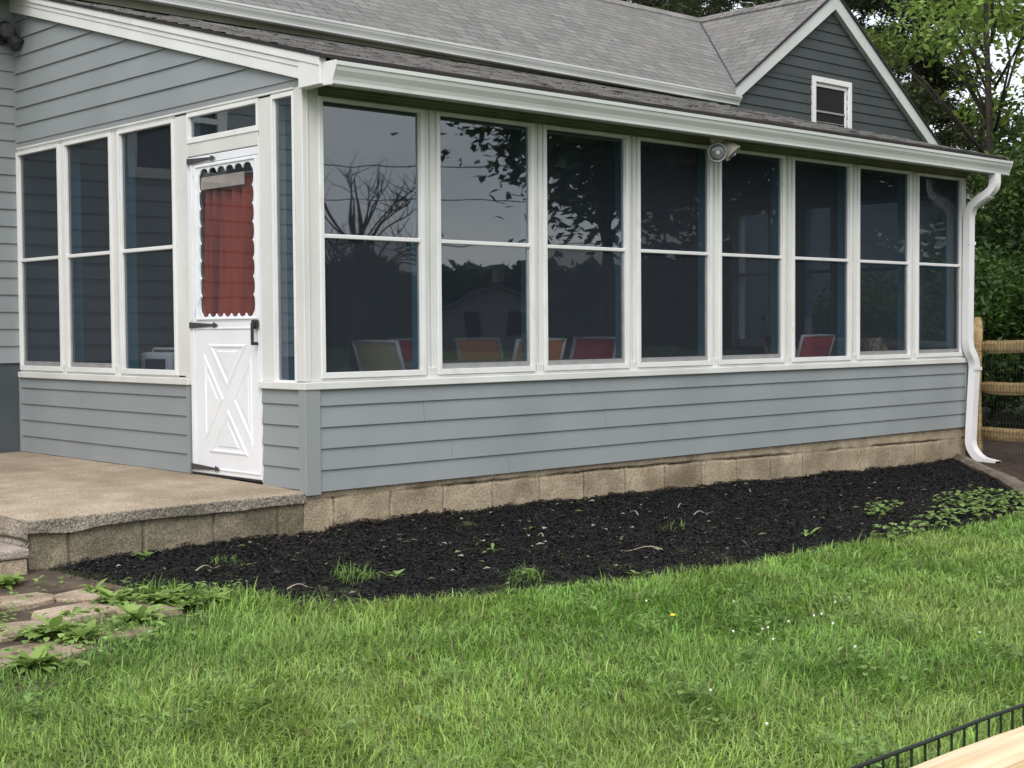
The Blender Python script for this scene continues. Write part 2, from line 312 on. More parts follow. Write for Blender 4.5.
# bare soil by the step, leaf litter behind the timber
def sheet(name, pts, m, label, dz=.004, n=24):
    P = np.array(pts, float); c = P.mean(0); k = len(P); rings = np.linspace(0, 1, n//3+1)[1:]
    vs = [(c[0], c[1], float(gz(*c))+dz)]; dens = []
    for i in range(k):
        for s in np.linspace(0, 1, 5)[:-1]: dens.append(P[i]*(1-s)+P[(i+1) % k]*s)
    dens = np.array(dens); kk = len(dens); fs = []
    for r in rings:
        for q in dens:
            p = c+(q-c)*r; vs.append((p[0], p[1], float(gz(*p))+dz+.02*(float(fbm(p[0]*1.5, p[1]*1.5, 9, 3))-.45)))
    for i in range(kk): fs.append((0, 1+i, 1+(i+1) % kk))
    for j in range(len(rings)-1):
        for i in range(kk): fs.append((1+j*kk+i, 1+(j+1)*kk+i, 1+(j+1)*kk+(i+1) % kk, 1+j*kk+(i+1) % kk))
    b = MB(); b.add(vs, fs); return tag(b.build(name, m, None, smooth=True), label, kind='structure')
sheet('soil', [(-3.6, -2.4), (-2.4, -2.05), (-1.95, -1.55), (-1.5, -1.0), (-1.62, -.2), (-1.75, .9), (-3.6, .9)], M['soil'], 'bare brown soil around the sunken paving stones')
sheet('leaf_litter', [(7.75, .35), (6.1, -1.4), (5.3, -2.0), (8.0, -3.2), (14, -1.6), (15, 6), (9, 6)], M['litter'], 'dark leaf litter under the trees behind the timber edging')

# ------------------------------------------------------------------ lap siding
def lap(mb, wall, base, z0, z1, exp, intervals, out=.013, z_first=None):
    """courses from z0 up; intervals(z) -> list of (u0,u1)"""
    z = z0
    while z < z1-1e-4:
        zt = min(z+exp, z1)
        za, zb = z+1e-3, zt-1e-3
        A, B = intervals(za), intervals(zb)
        if len(A) == len(B) == 1 and A[0] == B[0] and A[0][1]-A[0][0] > 3:   # butt joints of the boards
            u0, u1 = A[0]; c_ = [u0]; q = u0+random.uniform(.6, 3.5)
            while q < u1-.4: c_ += [q-.0012, q+.0012]; q += 3.66
            A = B = list(zip((c_+[u1])[::2], (c_+[u1])[1::2]))
        for i, (a0, a1) in enumerate(A):
            b0, b1 = B[i] if i < len(B) else ((a0+a1)/2, (a0+a1)/2)
            if a1-a0 < .005: continue
            if b1 < b0: b0 = b1 = min(max((b0+b1)/2, a0), a1)
            o1, o0 = base+out, base+.001
            ot = base+out*(1-(zt-z)/exp)+.001
            mb.quad(W(wall, a0, o1, z), W(wall, a1, o1, z), W(wall, b1, ot, zt), W(wall, b0, ot, zt))
            mb.quad(W(wall, a0, o0-.004, z), W(wall, a1, o0-.004, z), W(wall, a1, o1, z), W(wall, a0, o1, z))
            for u, v in ((a0, b0), (a1, b1)): mb.add([W(wall, u, o1, z), W(wall, v, ot, zt), W(wall, v, o0-.006, zt), W(wall, u, o0-.006, z)], [(0, 1, 2, 3)])
        z = zt

# ================================================================== SCREENED PORCH
porch = thing('screened_porch', 'grey sided screened porch with white framed windows and white storm door', 'porch', (0, 0, .26))
SILL, PB, PT, RAIL, TOPZ = .87, .97, 2.583, 1.785, 2.605
XR = 7.57
# --- foundation: height field of blocks, joints and a rough parged cap
def block_face(name, u0, u1, z0, z1, place, joints, cap, m, parent, seed, crack=None, amp=.006, res=.008):
    nu = int((u1-u0)/res)+1; nz = int((z1-z0)/res)+1
    U, Zz = np.meshgrid(np.linspace(u0, u1, nu), np.linspace(z0, z1, nz))
    wob = .012*(fbm(U*4, Zz*4, seed, 3)-.45)
    h = amp*2*(fbm(U*9, Zz*9, seed+3, 4)-.45)+.004*(fbm(U*40, Zz*40, seed+8, 2)-.4)
    for j in joints:
        h -= .012*np.exp(-((U+wob-j)/.009)**2)*(Zz < cap(U))
        h += .004*np.exp(-((U+wob-j)/.03)**2)*(Zz < cap(U))
    zz = Zz+.02*(fbm(U*5, U*0, seed+11, 4)-.45); h -= .022*np.exp(-((zz-cap(U))/.008)**2)*np.clip(fbm(U*2.2, U*0+5, seed+1, 3)*5-1.3, .15, 1)
    h += .002*(zz > cap(U))+.006*(fbm(U*22, Zz*22, seed+5, 3)-.45)*(zz > cap(U))
    idx = np.searchsorted(np.array(sorted(joints)), U); h += .003*(np.sin(idx*12.9898+seed)*.5)*(zz < cap(U))
    P = np.array([place(u, o, z) for u, o, z in zip(U.ravel(), h.ravel(), Zz.ravel())])
    tone = 1+.08*np.sin(idx*78.233+seed*3)                # each block its own tone; dirt and moss lodged in the joints and cracks
    jd = np.zeros_like(U)
    for j in joints: jd = np.maximum(jd, np.exp(-((U+wob-j)/.008)**2)*(Zz < cap(U))*np.clip(fbm(U*0+j*7, Zz*9, seed+2, 3)*3-.7, .1, 1))
    jd = np.maximum(jd, np.exp(-((zz-cap(U))/.007)**2)*np.clip(fbm(U*2.2, U*0+5, seed+1, 3)*5-1.5, 0, 1))
    tone = np.where(zz > cap(U), 1.04, tone)*(1-.5*jd)
    cc = np.stack([tone, tone*.995, tone*.985], -1).reshape(-1, 3)
    ob = np_mesh(name, P, grid_faces(nz, nu), m, cc, parent=parent, smooth=True)
    return ob
jf = [.2+.434*i for i in range(18)]
fo = block_face('foundation', -.02, XR+.02, -.22, .285, lambda u, o, z: (u, .012-o, z), jf, lambda U: np.interp(U, [0, .7, 1.5, 2.9, 4.9, 7.3, 8], [.215, .22, .217, .205, .178, .155, .15]), M['block'], porch, 40)
b = WB('front'); b.b(0, XR, -.35, -.03, -.3, .30); b.box(XR-.3, XR, .03, 3.8, -.3, .3); b.build('foundation_core', M['block'], porch)
# --- lower siding
mb = MB(); lap(mb, 'front', 0, .261, SILL, .128, lambda z: [(.085, XR-.02)]); mb.build('front_siding', M['siding'], porch)
b = WB('front'); b.b(.0, XR-.005, -.09, -.002, .262, SILL); b.build('knee_wall', M['interior'], porch)
mb = MB(); lap(mb, 'side', 0, .29, SILL, .1255, lambda z: [(1.345, 3.86)]); lap(mb, 'side', 0, .275, SILL, .127, lambda z: [(.05, .455)]); mb.build('side_siding', M['siding'], porch)
b = WB('side'); b.b(.09, .46, -.09, -.002, .28, SILL); b.b(1.335, 3.868, -.09, -.002, .292, SILL); b.build('side_knee_wall', M['interior'], porch)
for q in ((1.312, 1.343, .016), (3.842, 3.868, .022)): b = WB('side'); b.b(q[0], q[1], -.01, q[2], .29, SILL-.002); b.build('siding_channel', M['trim_grey'], porch)
mb = MB(); mb.add([(-.021, .052, .243), (-.021, -.021, .243), (.088, -.021, .243), (.088, -.003, .243), (-.003, -.003, .243), (-.003, .052, .243)] + [(-.021, .052, SILL), (-.021, -.021, SILL), (.088, -.021, SILL), (.088, -.003, SILL), (-.003, -.003, SILL), (-.003, .052, SILL)],
  [(i, (i+1) % 6, 6+(i+1) % 6, 6+i) for i in range(6)]+[(5, 4, 3, 2, 1, 0), (6, 7, 8, 9, 10, 11)]); mb.build('corner_board', M['trim_grey'], porch, bevel=.003)
b = WB('front'); b.b(XR-.02, XR+.012, -.06, .02, .255, SILL-.003); b.build('corner_board', M['trim_grey'], porch)
# --- sills
b = WB('front'); b.b(-.028, XR+.02, -.09, .030, SILL, SILL+.045); b.b(-.005, XR, -.085, .004, SILL+.045, SILL+.064); b.build('sill', M['white'], porch, bevel=.004)
b = WB('side'); b.b(.032, .468, -.09, .030, SILL, SILL+.045); b.b(1.30, 3.868, -.09, .030, SILL, SILL+.045); b.b(1.36, 3.868, -.085, .004, SILL+.045, SILL+.064); b.build('sill', M['white'], porch, bevel=.004)
# --- windows
def window(wall, u0, u1, z0, z1, rail=None, strip=False, fw=.042, proud=.016, kinds=('glass', 'glass')):
    f = WB(wall); zz0 = z0-.036
    f.b(u0-fw, u0, -.03, proud, zz0, z1+.026); f.b(u1, u1+fw, -.03, proud, zz0, z1+.026)
    f.b(u0, u1, -.03, proud, zz0, z0); f.b(u0, u1, -.03, proud, z1, z1+.026)
    f.b(u0+.0005, u0+.005, -.029, proud-.012, z0, z1); f.b(u1-.005, u1-.0005, -.029, proud-.012, z0, z1)
    fo = f.build('window', M['frame'], porch, bevel=.004)
    def pane(a, c, km='glass'):
        p = MB(); p.quad(W(wall, u0-.004, -.012, a), W(wall, u1+.004, -.012, a), W(wall, u1+.004, -.012, c), W(wall, u0-.004, -.012, c)); p.build('pane', M[km], fo)
    if rail:
        pane(z0-.003, rail, kinds[0]); pane(rail, z1+.003, kinds[1])
        q = WB(wall); q.b(u0+.001, u1-.001, -.028, .006, rail-.013, rail+.013); q.build('sash_rail', M['frame'], fo, bevel=.004)
    else: pane(z0-.003, z1+.003)
    if strip:
        q = WB(wall); q.b(u0+.012, u1-.012, -.026, -.002, z0+.001, z0+.034); q.b(u1-.026, u1-.0125, -.026, -.004, z0+.034, RAIL-.02); q.build('screen_frame', M['alu'], fo)
    return fo
WX = [(.155, .862), (1.064, 1.825), (2.015, 2.774), (2.968, 3.717), (3.905, 4.649), (4.853, 5.598), (5.795, 6.543), (6.744, 7.445)]
WX = [(a-.018, c+.022) for a, c in WX]
for i, (a, c) in enumerate(WX): window('front', a, c, PB, PT, RAIL, strip=i not in (0, 5), fw=.030, kinds=(('screen', 'glass'), ('glass', 'glass'), ('screen', 'glass'))[i] if i < 3 else ('screen', 'screen'))
WY = [(1.505, 2.185), (2.374, 3.014), (3.177, 3.812)]
WY = [(a-.018, c+.018) for a, c in WY]
for i, (a, c) in enumerate(WY): window('side', a, c, .965, 2.60, RAIL, strip=i > 0, fw=.030, kinds=('screen', 'screen'))
window('side', .100, .300, .925, 2.612, None, fw=.02, proud=.012)
window('side', .480, 1.275, 2.478, 2.612, None, fw=.018, proud=.012)
# --- posts between the windows (white outside, teal indoors)
def post(wall, u0, u1, groove=True, z0=SILL+.064, z1=TOPZ+.05):
    p = WB(wall)
    if groove:
        m_ = (u0+u1)/2; p.b(u0, m_-.008, -.045, .0, z0, z1); p.b(m_+.008, u1, -.045, .0, z0, z1); p.b(m_-.008, m_+.008, -.045, -.012, z0, z1)
        p.b(m_-.03, m_+.03, .0005, .012, z0-.02, z0+.05)
    else: p.b(u0, u1, -.045, .0, z0, z1)
    o = p.build('post', M['white'], porch, bevel=.003)
    if u1 < 3.86 or wall == 'front': q = WB(wall); q.b(u0+.004, u1-.004, -.13, -.046, SILL-.5, z1); q.build('inner_post', M['teal'], o)
for i in range(7): post('front', WX[i][1]+.0305, WX[i+1][0]-.0305)
post('front', 7.4985, XR+.0, False)
post('side', 2.2345, 2.3245); post('side', 3.0635, 3.1275); post('side', 3.8615, 3.868, False)
b = WB('side'); b.b(1.302, 1.4555, -.10, .004, SILL+.046, 2.655); b.build('door_post', M['white'], porch, bevel=.004)
b = WB('side'); b.b(.3215, .462, -.10, .004, SILL+.046, 2.655); b.b(.456, .468, -.10, .010, .29, 2.40); b.build('door_post', M['white'], porch, bevel=.004)
b = WB('side'); b.b(.4685, 1.3015, -.10, .006, 2.357, 2.455); b.build('door_header', M['white'], porch, bevel=.004)
q = WB('side'); q.b(.32, .46, -.16, -.101, .3, 2.655); q.b(1.31, 1.45, -.16, -.101, .3, 2.655); q.build('inner_post', M['teal'], porch)
mb = MB(); mb.box(-.006, .112, -.006, .078, SILL+.045, 2.66); mb.build('corner_post', M['white'], porch, bevel=.005)
mb = MB(); mb.box(-.014, .035, -.012, .03, SILL+.05, 2.655); mb.box(.018, .03, -.0135, .05, SILL+.05, 2.65); mb.build('corner_trim', M['white'], porch, bevel=.004)
mb = MB(); mb.box(.075, .2, .08, .16, .3, 2.65); mb.build('inner_post', M['teal'], porch)
# --- heads
b = WB('front'); b.b(.113, XR, -.06, .004, TOPZ+.006, 2.662); b.b(.113, XR, -.05, .022, 2.632, 2.6615); b.b(.113, XR, .0225, .04, 2.648, 2.661); b.build('frieze', M['soffit'], porch, bevel=.003)
b = WB('side'); b.b(.0775, 3.868, -.06, .004, 2.632, 2.660); b.b(.079, 3.868, -.058, .013, 2.645, 2.6595); b.build('head_trim', M['white'], porch, bevel=.003)
b = WB('side'); b.b(.0, 3.868, -.06, .006, 2.6605, 2.700); b.build('head_flashing', M['trim_grey'], porch)
# --- upper gable-end siding under the rake
mb = MB(); lap(mb, 'side', 0, 2.70, 3.72, .1335, lambda z: [(max(0, (z-2.69)/.2645), 3.866)]); mb.build('upper_siding', M['siding'], porch)
mb = MB(); mb.add([(.002, 0, 2.66), (.002, 3.866, 2.66), (.002, 3.866, 3.70), (.002, .0, 2.69), (.05, 0, 2.66), (.05, 3.866, 2.66), (.05, 3.866, 3.70), (.05, 0, 2.69)], [(0, 1, 2, 3), (7, 6, 5, 4), (0, 4, 5, 1), (1, 5, 6, 2), (2, 6, 7, 3), (3, 7, 4, 0)]); mb.build('gable_wall', M['interior'], porch)
# --- rake fascia, gutter return
def slope_box(mb, x0, x1, y0, y1, zb, zt, k=.2645):
    f = lambda y, z: z+k*y
    mb.add([(x0, y0, f(y0, zb)), (x1, y0, f(y0, zb)), (x1, y1, f(y1, zb)), (x0, y1, f(y1, zb)), (x0, y0, f(y0, zt)), (x1, y0, f(y0, zt)), (x1, y1, f(y1, zt)), (x0, y1, f(y1, zt))], [(0,3,2,1),(4,5,6,7),(0,1,5,4),(1,2,6,5),(2,3,7,6),(3,0,4,7)])
mb = MB(); slope_box(mb, -.040, -.002, -.03, 3.868, 2.695, 2.765); slope_box(mb, -.046, -.002, -.1, 3.868, 2.765, 2.80); slope_box(mb, -.056, -.002, -.245, 3.868, 2.80, 2.853); mb.build('rake_fascia', M['frame'], porch, bevel=.004)
mb = MB(); mb.add([(-.05, -.03, 2.632), (-.05, -.248, 2.632), (-.05, -.248, 2.75), (-.05, -.03, 2.79), (.02, -.03, 2.632), (.02, -.248, 2.632), (.02, -.248, 2.75), (.02, -.03, 2.79)], [(0,1,2,3),(7,6,5,4),(0,4,5,1),(1,5,6,2),(2,6,7,3),(3,7,4,0)]); mb.build('eave_return', M['frame'], porch, bevel=.004)
mb = MB(); mb.box(.022, 7.73, -.247, -.0005, 2.664, 2.68); mb.build('soffit', M['soffit'], porch)
mb = MB(); mb.box(.022, 7.73, -.249, -.247, 2.62, 2.80); mb.build('fascia', M['soffit'], porch)
# --- roof with UVs
def roof(name, poly, udir, m, parent, thick=.035, edge_mat=None):
    """poly: planar 3D points (CCW from above)"""
    P = [Vector(p) for p in poly]; n = (P[1]-P[0]).cross(P[2]-P[0]).normalized()
    if n.z < 0: n = -n
    u = Vector(udir).normalized(); v = n.cross(u).normalized(); o = parent_origin(parent)
    k = len(P); vs = [p-o for p in P]+[p-o-Vector((0, 0, thick)) for p in P]
    fs = [tuple(range(k)), tuple(range(2*k-1, k-1, -1))]+[(i, k+i, k+(i+1) % k, (i+1) % k) for i in range(k)]
    me = bpy.data.meshes.new(name); me.from_pydata(vs, [], fs); uv = me.uv_layers.new(name='UVMap')
    for l in me.loops:
        p = me.vertices[l.vertex_index].co+o-P[0]; uv.data[l.index].uv = (p.dot(u), p.dot(v))
    bm = bmesh.new(); bm.from_mesh(me); bmesh.ops.recalc_face_normals(bm, faces=bm.faces); bm.to_mesh(me); bm.free()
    ob = link_mesh(name, me, m, parent)
    if edge_mat:
        me.materials.append(edge_mat)
        for f in me.polygons:
            if abs(f.normal.z) < .5 or f.normal.z < -.5: f.material_index = 1
    return ob
K = .262; zr = lambda y: 2.872+K*y
roof('roof', [(-.064, -.285, zr(-.285)), (7.80, -.285, zr(-.285)), (7.80, 3.862, zr(3.862)), (-.064, 3.862, zr(3.862))], (1, 0, 0), M['old_shingle'], porch, .018, M['drip'])
mb = MB()                                                # shingle butts that show at the low eave angle
for i in range(28):
    y0 = -.285+.142*i+.02
    if y0 > 3.7: break
    x = -.062
    while x < 7.78:
        wv = random.uniform(.18, .36); x1 = min(x+wv, 7.795); h = random.uniform(.004, .012)
        mb.add([(x+.004, y0, zr(y0)+.002), (x1, y0, zr(y0)+.002), (x1, y0+.15, zr(y0+.15)+.0025), (x+.004, y0+.15, zr(y0+.15)+.0025), (x+.004, y0, zr(y0)+h), (x1, y0, zr(y0)+h)], [(4, 5, 2, 3), (0, 1, 5, 4)]); x = x1
mo = mb.build('roof_tabs', M['old_shingle'], porch)
uv = mo.data.uv_layers.new(name='UVMap')
for l in mo.data.loops:
    c = mo.data.vertices[l.vertex_index].co; uv.data[l.index].uv = (c.x, c.y*1.03)
GP = [(-.250, 2.628), (-.335, 2.622), (-.345, 2.626), (-.345, 2.645), (-.352, 2.668), (-.37, 2.70), (-.375, 2.722), (-.382, 2.727), (-.382, 2.75), (-.368, 2.752), (-.364, 2.745), (-.372, 2.738), (-.366, 2.722), (-.36, 2.70), (-.342, 2.665), (-.335, 2.634), (-.256, 2.638), (-.256, 2.756), (-.250, 2.756)]
mb = MB(); mb.prism(GP, lambda p, a: (a, p[0], p[1]), -.03, 7.735); g = mb.build('gutter', M['gutter'], porch)
mb = MB()
for a, c in ((-.033, -.030), (7.735, 7.738)):
    mb = MB(); mb.prism([(-.25, 2.626), (-.335, 2.62), (-.347, 2.624), (-.347, 2.647), (-.372, 2.70), (-.384, 2.726), (-.384, 2.753), (-.25, 2.757)], lambda p, x: (x, p[0], p[1]), a, c); mb.build('end_cap', M['frame'], g)
mb = MB()
for i in range(8):
    x = .3 if i == 0 else (WX[i-1][1]+WX[i][0])/2
    mb = MB(); mb.box(x-.07, x+.05, -.24, -.17, 2.648, 2.6635); mb.build('soffit_bracket', M['gutter'], porch, bevel=.003)
# --- downspout
PR = [(-.047, -.034), (-.018, -.034), (-.012, -.026), (.012, -.026), (.018, -.034), (.047, -.034), (.047, .034), (-.047, .034)]
def bend(pts, n=5, r=.09):
    P = [Vector(p) for p in pts]; out = [P[0]]
    for i in range(1, len(P)-1):
        a = (P[i-1]-P[i]); c = (P[i+1]-P[i]); ra = min(r, a.length*.45, c.length*.45); A = P[i]+a.normalized()*ra; C = P[i]+c.normalized()*ra
        for k in range(n+1):
            t = k/n; out.append(A*(1-t)**2+P[i]*2*t*(1-t)+C*t*t)
    return out+[P[-1]]
def sweep(mb, pts, prof, side):
    P = [Vector(p) for p in pts]; a = Vector(side).normalized(); m = len(prof); vs = []
    for i, p in enumerate(P):
        t = (P[min(i+1, len(P)-1)]-P[max(i-1, 0)]).normalized(); s = (a-t*a.dot(t)).normalized(); b2 = t.cross(s)
        vs += [p+s*q[0]+b2*q[1] for q in prof]
    fs = [(i*m+k, i*m+(k+1) % m, (i+1)*m+(k+1) % m, (i+1)*m+k) for i in range(len(P)-1) for k in range(m)]
    mb.add(vs, fs); return vs
mb = MB(); sweep(mb, bend([(7.53, -.315, 2.626), (7.53, -.315, 2.49), (7.495, -.075, 2.33), (7.495, -.065, 1.02), (7.60, -.082, .88), (7.52, -.085, .08), (7.52, -.19, -.045), (7.51, -.37, -.075)], 6, .11), PR, (1, 0, 0))
ds = mb.build('downspout', M['spout'], porch)
mb = MB()
for k in range(7):
    t = .3+.08*k; p = Vector((7.53, -.315, 2.49)).lerp(Vector((7.495, -.075, 2.33)), t); mb.box(p.x-.049, p.x+.049, p.y-.048, p.y-.03, p.z-.036, p.z-.030)
mb.build('elbow_crimp', M['gutter'], ds)
mb = MB(); mb.box(7.467, 7.553, -.374, -.371, -.105, -.045); mb.build('outlet', M['dark'], ds)
mb = MB(); mb.box(7.44, 7.565, -.108, -.10, 1.98, 2.01); mb.build('strap', M['spout'], ds)
mb = MB(); mb.box(7.53, 7.66, -.126, -.12, .80, .83); mb.build('strap', M['spout'], ds)
# --- inside shell: floor, end wall with its own windows
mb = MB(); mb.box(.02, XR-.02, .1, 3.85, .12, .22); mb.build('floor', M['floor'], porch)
e = MB(); E0, E1 = 7.50, XR
e.box(E0, E1, .06, 3.86, .28, 1.02); e.box(E0, E1, .06, 3.86, 2.47, 2.66)
for a, c in ((.06, .13), (.50, .62), (1.37, 1.43), (1.78, 2.19), (2.72, 3.86)): e.box(E0, E1, a, c, 1.02, 2.47)
e.add([(E0, 0, 2.66), (E0, 3.86, 2.66), (E0, 3.86, 3.76), (E0, 0, 2.78), (E1, 0, 2.66), (E1, 3.86, 2.66), (E1, 3.86, 3.76), (E1, 0, 2.78)], [(0,1,2,3),(7,6,5,4),(0,4,5,1),(1,5,6,2),(2,6,7,3),(3,7,4,0)])
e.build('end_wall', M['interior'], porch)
for a, c in ((.13, .50), (.62, 1.37), (1.43, 1.78), (2.19, 2.72)):
    f = MB(); x0 = E0-.02; wn = a > 2
    fwd = .05 if wn else .03
    for q in ((a, a+fwd, 1.02, 2.47), (c-fwd*(2 if wn else 1), c, 1.02, 2.47), (a+fwd, c-fwd, 1.02, 1.02+fwd*1.6), (a+fwd, c-fwd, 2.47-fwd, 2.47), (a+fwd, c-fwd, 1.77, 1.80)): f.box(x0, E1+.01, q[0]+.001, q[1]-.001, q[2], q[3])
    fo_ = f.build('window', M['white'] if wn else M['teal'], porch)
    p = MB(); p.quad((E0+.04, a, 1.02), (E0+.04, c, 1.02), (E0+.04, c, 2.47), (E0+.04, a, 2.47)); p.build('pane', M['glass'], fo_)
# --- storm door
DY0, DY1, DZ0, DZ1 = .470, 1.298, .300, 2.352
mb = WB('side')
mb.b(DY0, DY1, -.045, .004, DZ0, 1.285)
door = mb.build('storm_door', M['door'], porch, bevel=.004)
mb = WB('side'); mb.b(DY0, DY1, -.045, .004, 2.301, DZ1); mb.build('top_rail', M['door'], door, bevel=.004)
tag(door, 'white storm door with scalloped glass and crossbuck lower panel')
# glass surround with a scalloped opening
gy0, gy1, gz0, gz1 = .545, 1.150, 1.335, 2.235; sc = []
def scal(a, c, n, r):                                   # bulging arcs between a and c (2D), n bumps
    a = Vector(a); c = Vector(c); d_ = (c-a)/n; nrm = Vector((d_.y, -d_.x)).normalized(); o = []  # outwards for a counter-clockwise run
    for i in range(n):
        for k in range(10): t = k/10; o.append(a+d_*(i+t)+nrm*math.sqrt(max(0, 1-(2*t-1)**2))*r)
    return o
hole = scal((gy0, gz0), (gy1, gz0), 7, .022)+scal((gy1, gz0), (gy1, gz1), 8, .020)+scal((gy1, gz1), (gy0, gz1), 6, .032)+scal((gy0, gz1), (gy0, gz0), 8, .020)
cx_, cz_ = (DY0+DY1)/2, (1.285+2.30)/2; outer = []
for p in hole:
    dx, dz = p.x-cx_, p.y-cz_; k = min((DY1-cx_)/abs(dx) if abs(dx) > 1e-6 else 9, (2.30-cz_)/abs(dz) if abs(dz) > 1e-6 else 9); outer.append(Vector((cx_+dx*k, cz_+dz*k)))
for cyy, czz in ((DY0, 1.285), (DY1, 1.285), (DY1, 2.30), (DY0, 2.30)):
    j = min(range(len(outer)), key=lambda i: (outer[i]-Vector((cyy, czz))).length); outer[j] = Vector((cyy, czz))
n_ = len(hole); mb = MB()
vs = [W('side', p.x, .004, p.y) for p in outer]+[W('side', p.x, .004, p.y) for p in hole]+[W('side', p.x, -.006, p.y) for p in hole]
mb.add(vs, [(i, (i+1) % n_, n_+(i+1) % n_, n_+i) for i in range(n_)]+[(n_+i, n_+(i+1) % n_, 2*n_+(i+1) % n_, 2*n_+i) for i in range(n_)]); mb.build('glass_surround', M['door'], door)
mb = WB('side'); q0, q1, q2, q3 = .505, 1.195, 1.296, 2.292
mb.b(q0-.014, q0, .0045, .012, q2, q3); mb.b(q1, q1+.014, .0045, .012, q2, q3); mb.b(q0, q1, .0045, .012, q3-.014, q3); mb.b(q0, q1, .0045, .012, q2, q2+.012)
mb.b(DY1-.055, DY1-.045, .0045, .011, DZ0+.03, DZ1-.03); mb.b(DY0+.012, DY0+.022, .0045, .011, DZ0+.03, 1.25)
mb.b(DY0+.022, DY1-.055, .0045, .010, 1.235, 1.247); mb.b(DY0+.022, DY1-.055, .0045, .010, DZ0+.03, DZ0+.042); mb.build('moulding', M['door'], door, bevel=.002)
mb = MB(); mb.quad(W('side', gy0-.03, -.010, gz0-.04), W('side', gy1+.03, -.010, gz0-.04), W('side', gy1+.03, -.010, gz1+.055), W('side', gy0-.03, -.010, gz1+.055)); mb.build('pane', M['clear'], door)
# crossbuck: four raised triangles inside a raised rim
ay0, ay1, az0, az1 = .575, 1.125, .440, 1.140; cy, cz = (ay0+ay1)/2, (az0+az1)/2; hb = .05
mb = MB()
def tri(P):
    P = [Vector(p) for p in P]; c = sum(P, Vector((0, 0)))/3
    lv = [(1, .004), (.92, .011), (.82, .011), (.72, .005), (.58, .005), (.48, .009)]
    rg = [[W('side', (c+(p-c)*s).x, o, (c+(p-c)*s).y) for p in P] for s, o in lv]; k = []
    for i in range(len(lv)-1): k += [(i*3+j, i*3+(j+1) % 3, (i+1)*3+(j+1) % 3, (i+1)*3+j) for j in range(3)]
    e_ = (len(lv)-1)*3; mb.add([v for r in rg for v in r], k+[(e_, e_+1, e_+2)])
wy, wz = ay1-ay0, az1-az0
tri([(ay0+hb*.9, az1), (ay1-hb*.9, az1), (cy, cz+hb*1.25)]); tri([(ay0+hb*.9, az0), (ay1-hb*.9, az0), (cy, cz-hb*1.25)])
tri([(ay0, az0+hb*1.2), (ay0, az1-hb*1.2), (cy-hb, cz)]); tri([(ay1, az0+hb*1.2), (ay1, az1-hb*1.2), (cy+hb, cz)])
mb.build('crossbuck_panel', M['door'], door)
for z in (2.325, 1.262, .338):                           # strap hinges with arrow ends
    mb = MB(); o0, o1 = .0125, .017
    P = [(1.29, z+.02), (1.0, z+.007), (1.0, z+.018), (.972, z+.012), (.945, z), (.972, z-.012), (1.0, z-.018), (1.0, z-.007), (1.29, z-.02)]
    mb.prism(P, lambda p, o: W('side', p[0], o, p[1]), o0, o1); mb.build('hinge', M['iron'], door)
mb = WB('side'); mb.b(.472, .535, .0125, .03, 1.235, 1.29); mb.b(.478, .50, .03, .055, 1.245, 1.275); mb.b(.476, .498, .045, .06, 1.135, 1.275); mb.b(.478, .496, .013, .0449, 1.135, 1.155); mb.build('handle', M['black'], door, bevel=.004)
mb = WB('side'); mb.b(DY0+.004, DY1-.004, -.04, .006, DZ0-.012, DZ0-.001); mb.build('sweep', M['black'], door)
# curtain behind the door glass (hangs on the door)
nc, nz_ = 90, 24; yy = np.linspace(0, 1, nc); zz = np.linspace(0, 1, nz_); YC, ZC = np.meshgrid(yy, zz)
half = .285+.05*(1-ZC)**1.2; ycur = .945+.0+(YC-.5)*2*half; xcur = .060+.036*np.sin(YC*2*math.pi*5.3+1.2*ZC+.9*np.sin(YC*9))*(1.05-.5*ZC)+.008*np.sin(YC*31+ZC*3); zcur = 1.30+ZC*.90+.025*np.sin(YC*9+1)*(1-ZC)
cu = np_mesh('curtain', np.stack([xcur, ycur, zcur], -1).reshape(-1, 3), grid_faces(nz_, nc), M['curtain'], smooth=True)
tag(cu, 'pleated red curtain hanging behind the scalloped glass of the storm door', 'curtain')
mb = MB(); mb.box(.016, .021, .66, 1.20, 2.135, 2.215); tag(mb.build('curtain_header', M['valance'], cu, bevel=.002), 'taupe cloth header band')
mb = MB(); mb.tube([(.06, .6, 2.215), (.06, 1.29, 2.215)], .006, 8); mb.build('curtain_rod', M['alu'], cu)

# ================================================================== MAIN HOUSE
house = thing('house', 'grey sided main house with shingle roof and attic gable behind the porch', 'house', (4, 3.87, 0))
HY = 3.87
class HB(MB):
    def b(s, x0, x1, o0, o1, z0, z1): return s.box(x0, x1, HY-o0, HY-o1, z0, z1)
class _: pass
def WH(wall, u, o, z): return (u, HY-o, z)
_W = W
def W(wall, u, o, z):
    return (u, HY-o, z) if wall == 'house' else _W(wall, u, o, z)
mb = MB(); lap(mb, 'house', 0, .985, 3.93, .1335, lambda z: [(-7, -.016)]); mb.build('front_siding', M['siding'], house)
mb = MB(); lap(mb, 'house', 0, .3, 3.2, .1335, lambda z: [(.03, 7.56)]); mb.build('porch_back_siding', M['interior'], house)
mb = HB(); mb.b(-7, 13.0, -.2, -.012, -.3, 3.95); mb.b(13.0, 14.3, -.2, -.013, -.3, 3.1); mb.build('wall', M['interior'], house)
mb = HB(); mb.b(-7, -.001, -.0115, -.004, -.2, .984); mb.build('painted_base', M['base'], house)
mb = HB(); mb.b(-.0155, .001, -.008, .02, .985, 3.95); mb.build('corner_board', M['trim_grey'], house)
RZ, RX, RK = 5.55, 11.0, .686
gwx = (10.64, 11.375, 3.70, 4.36)
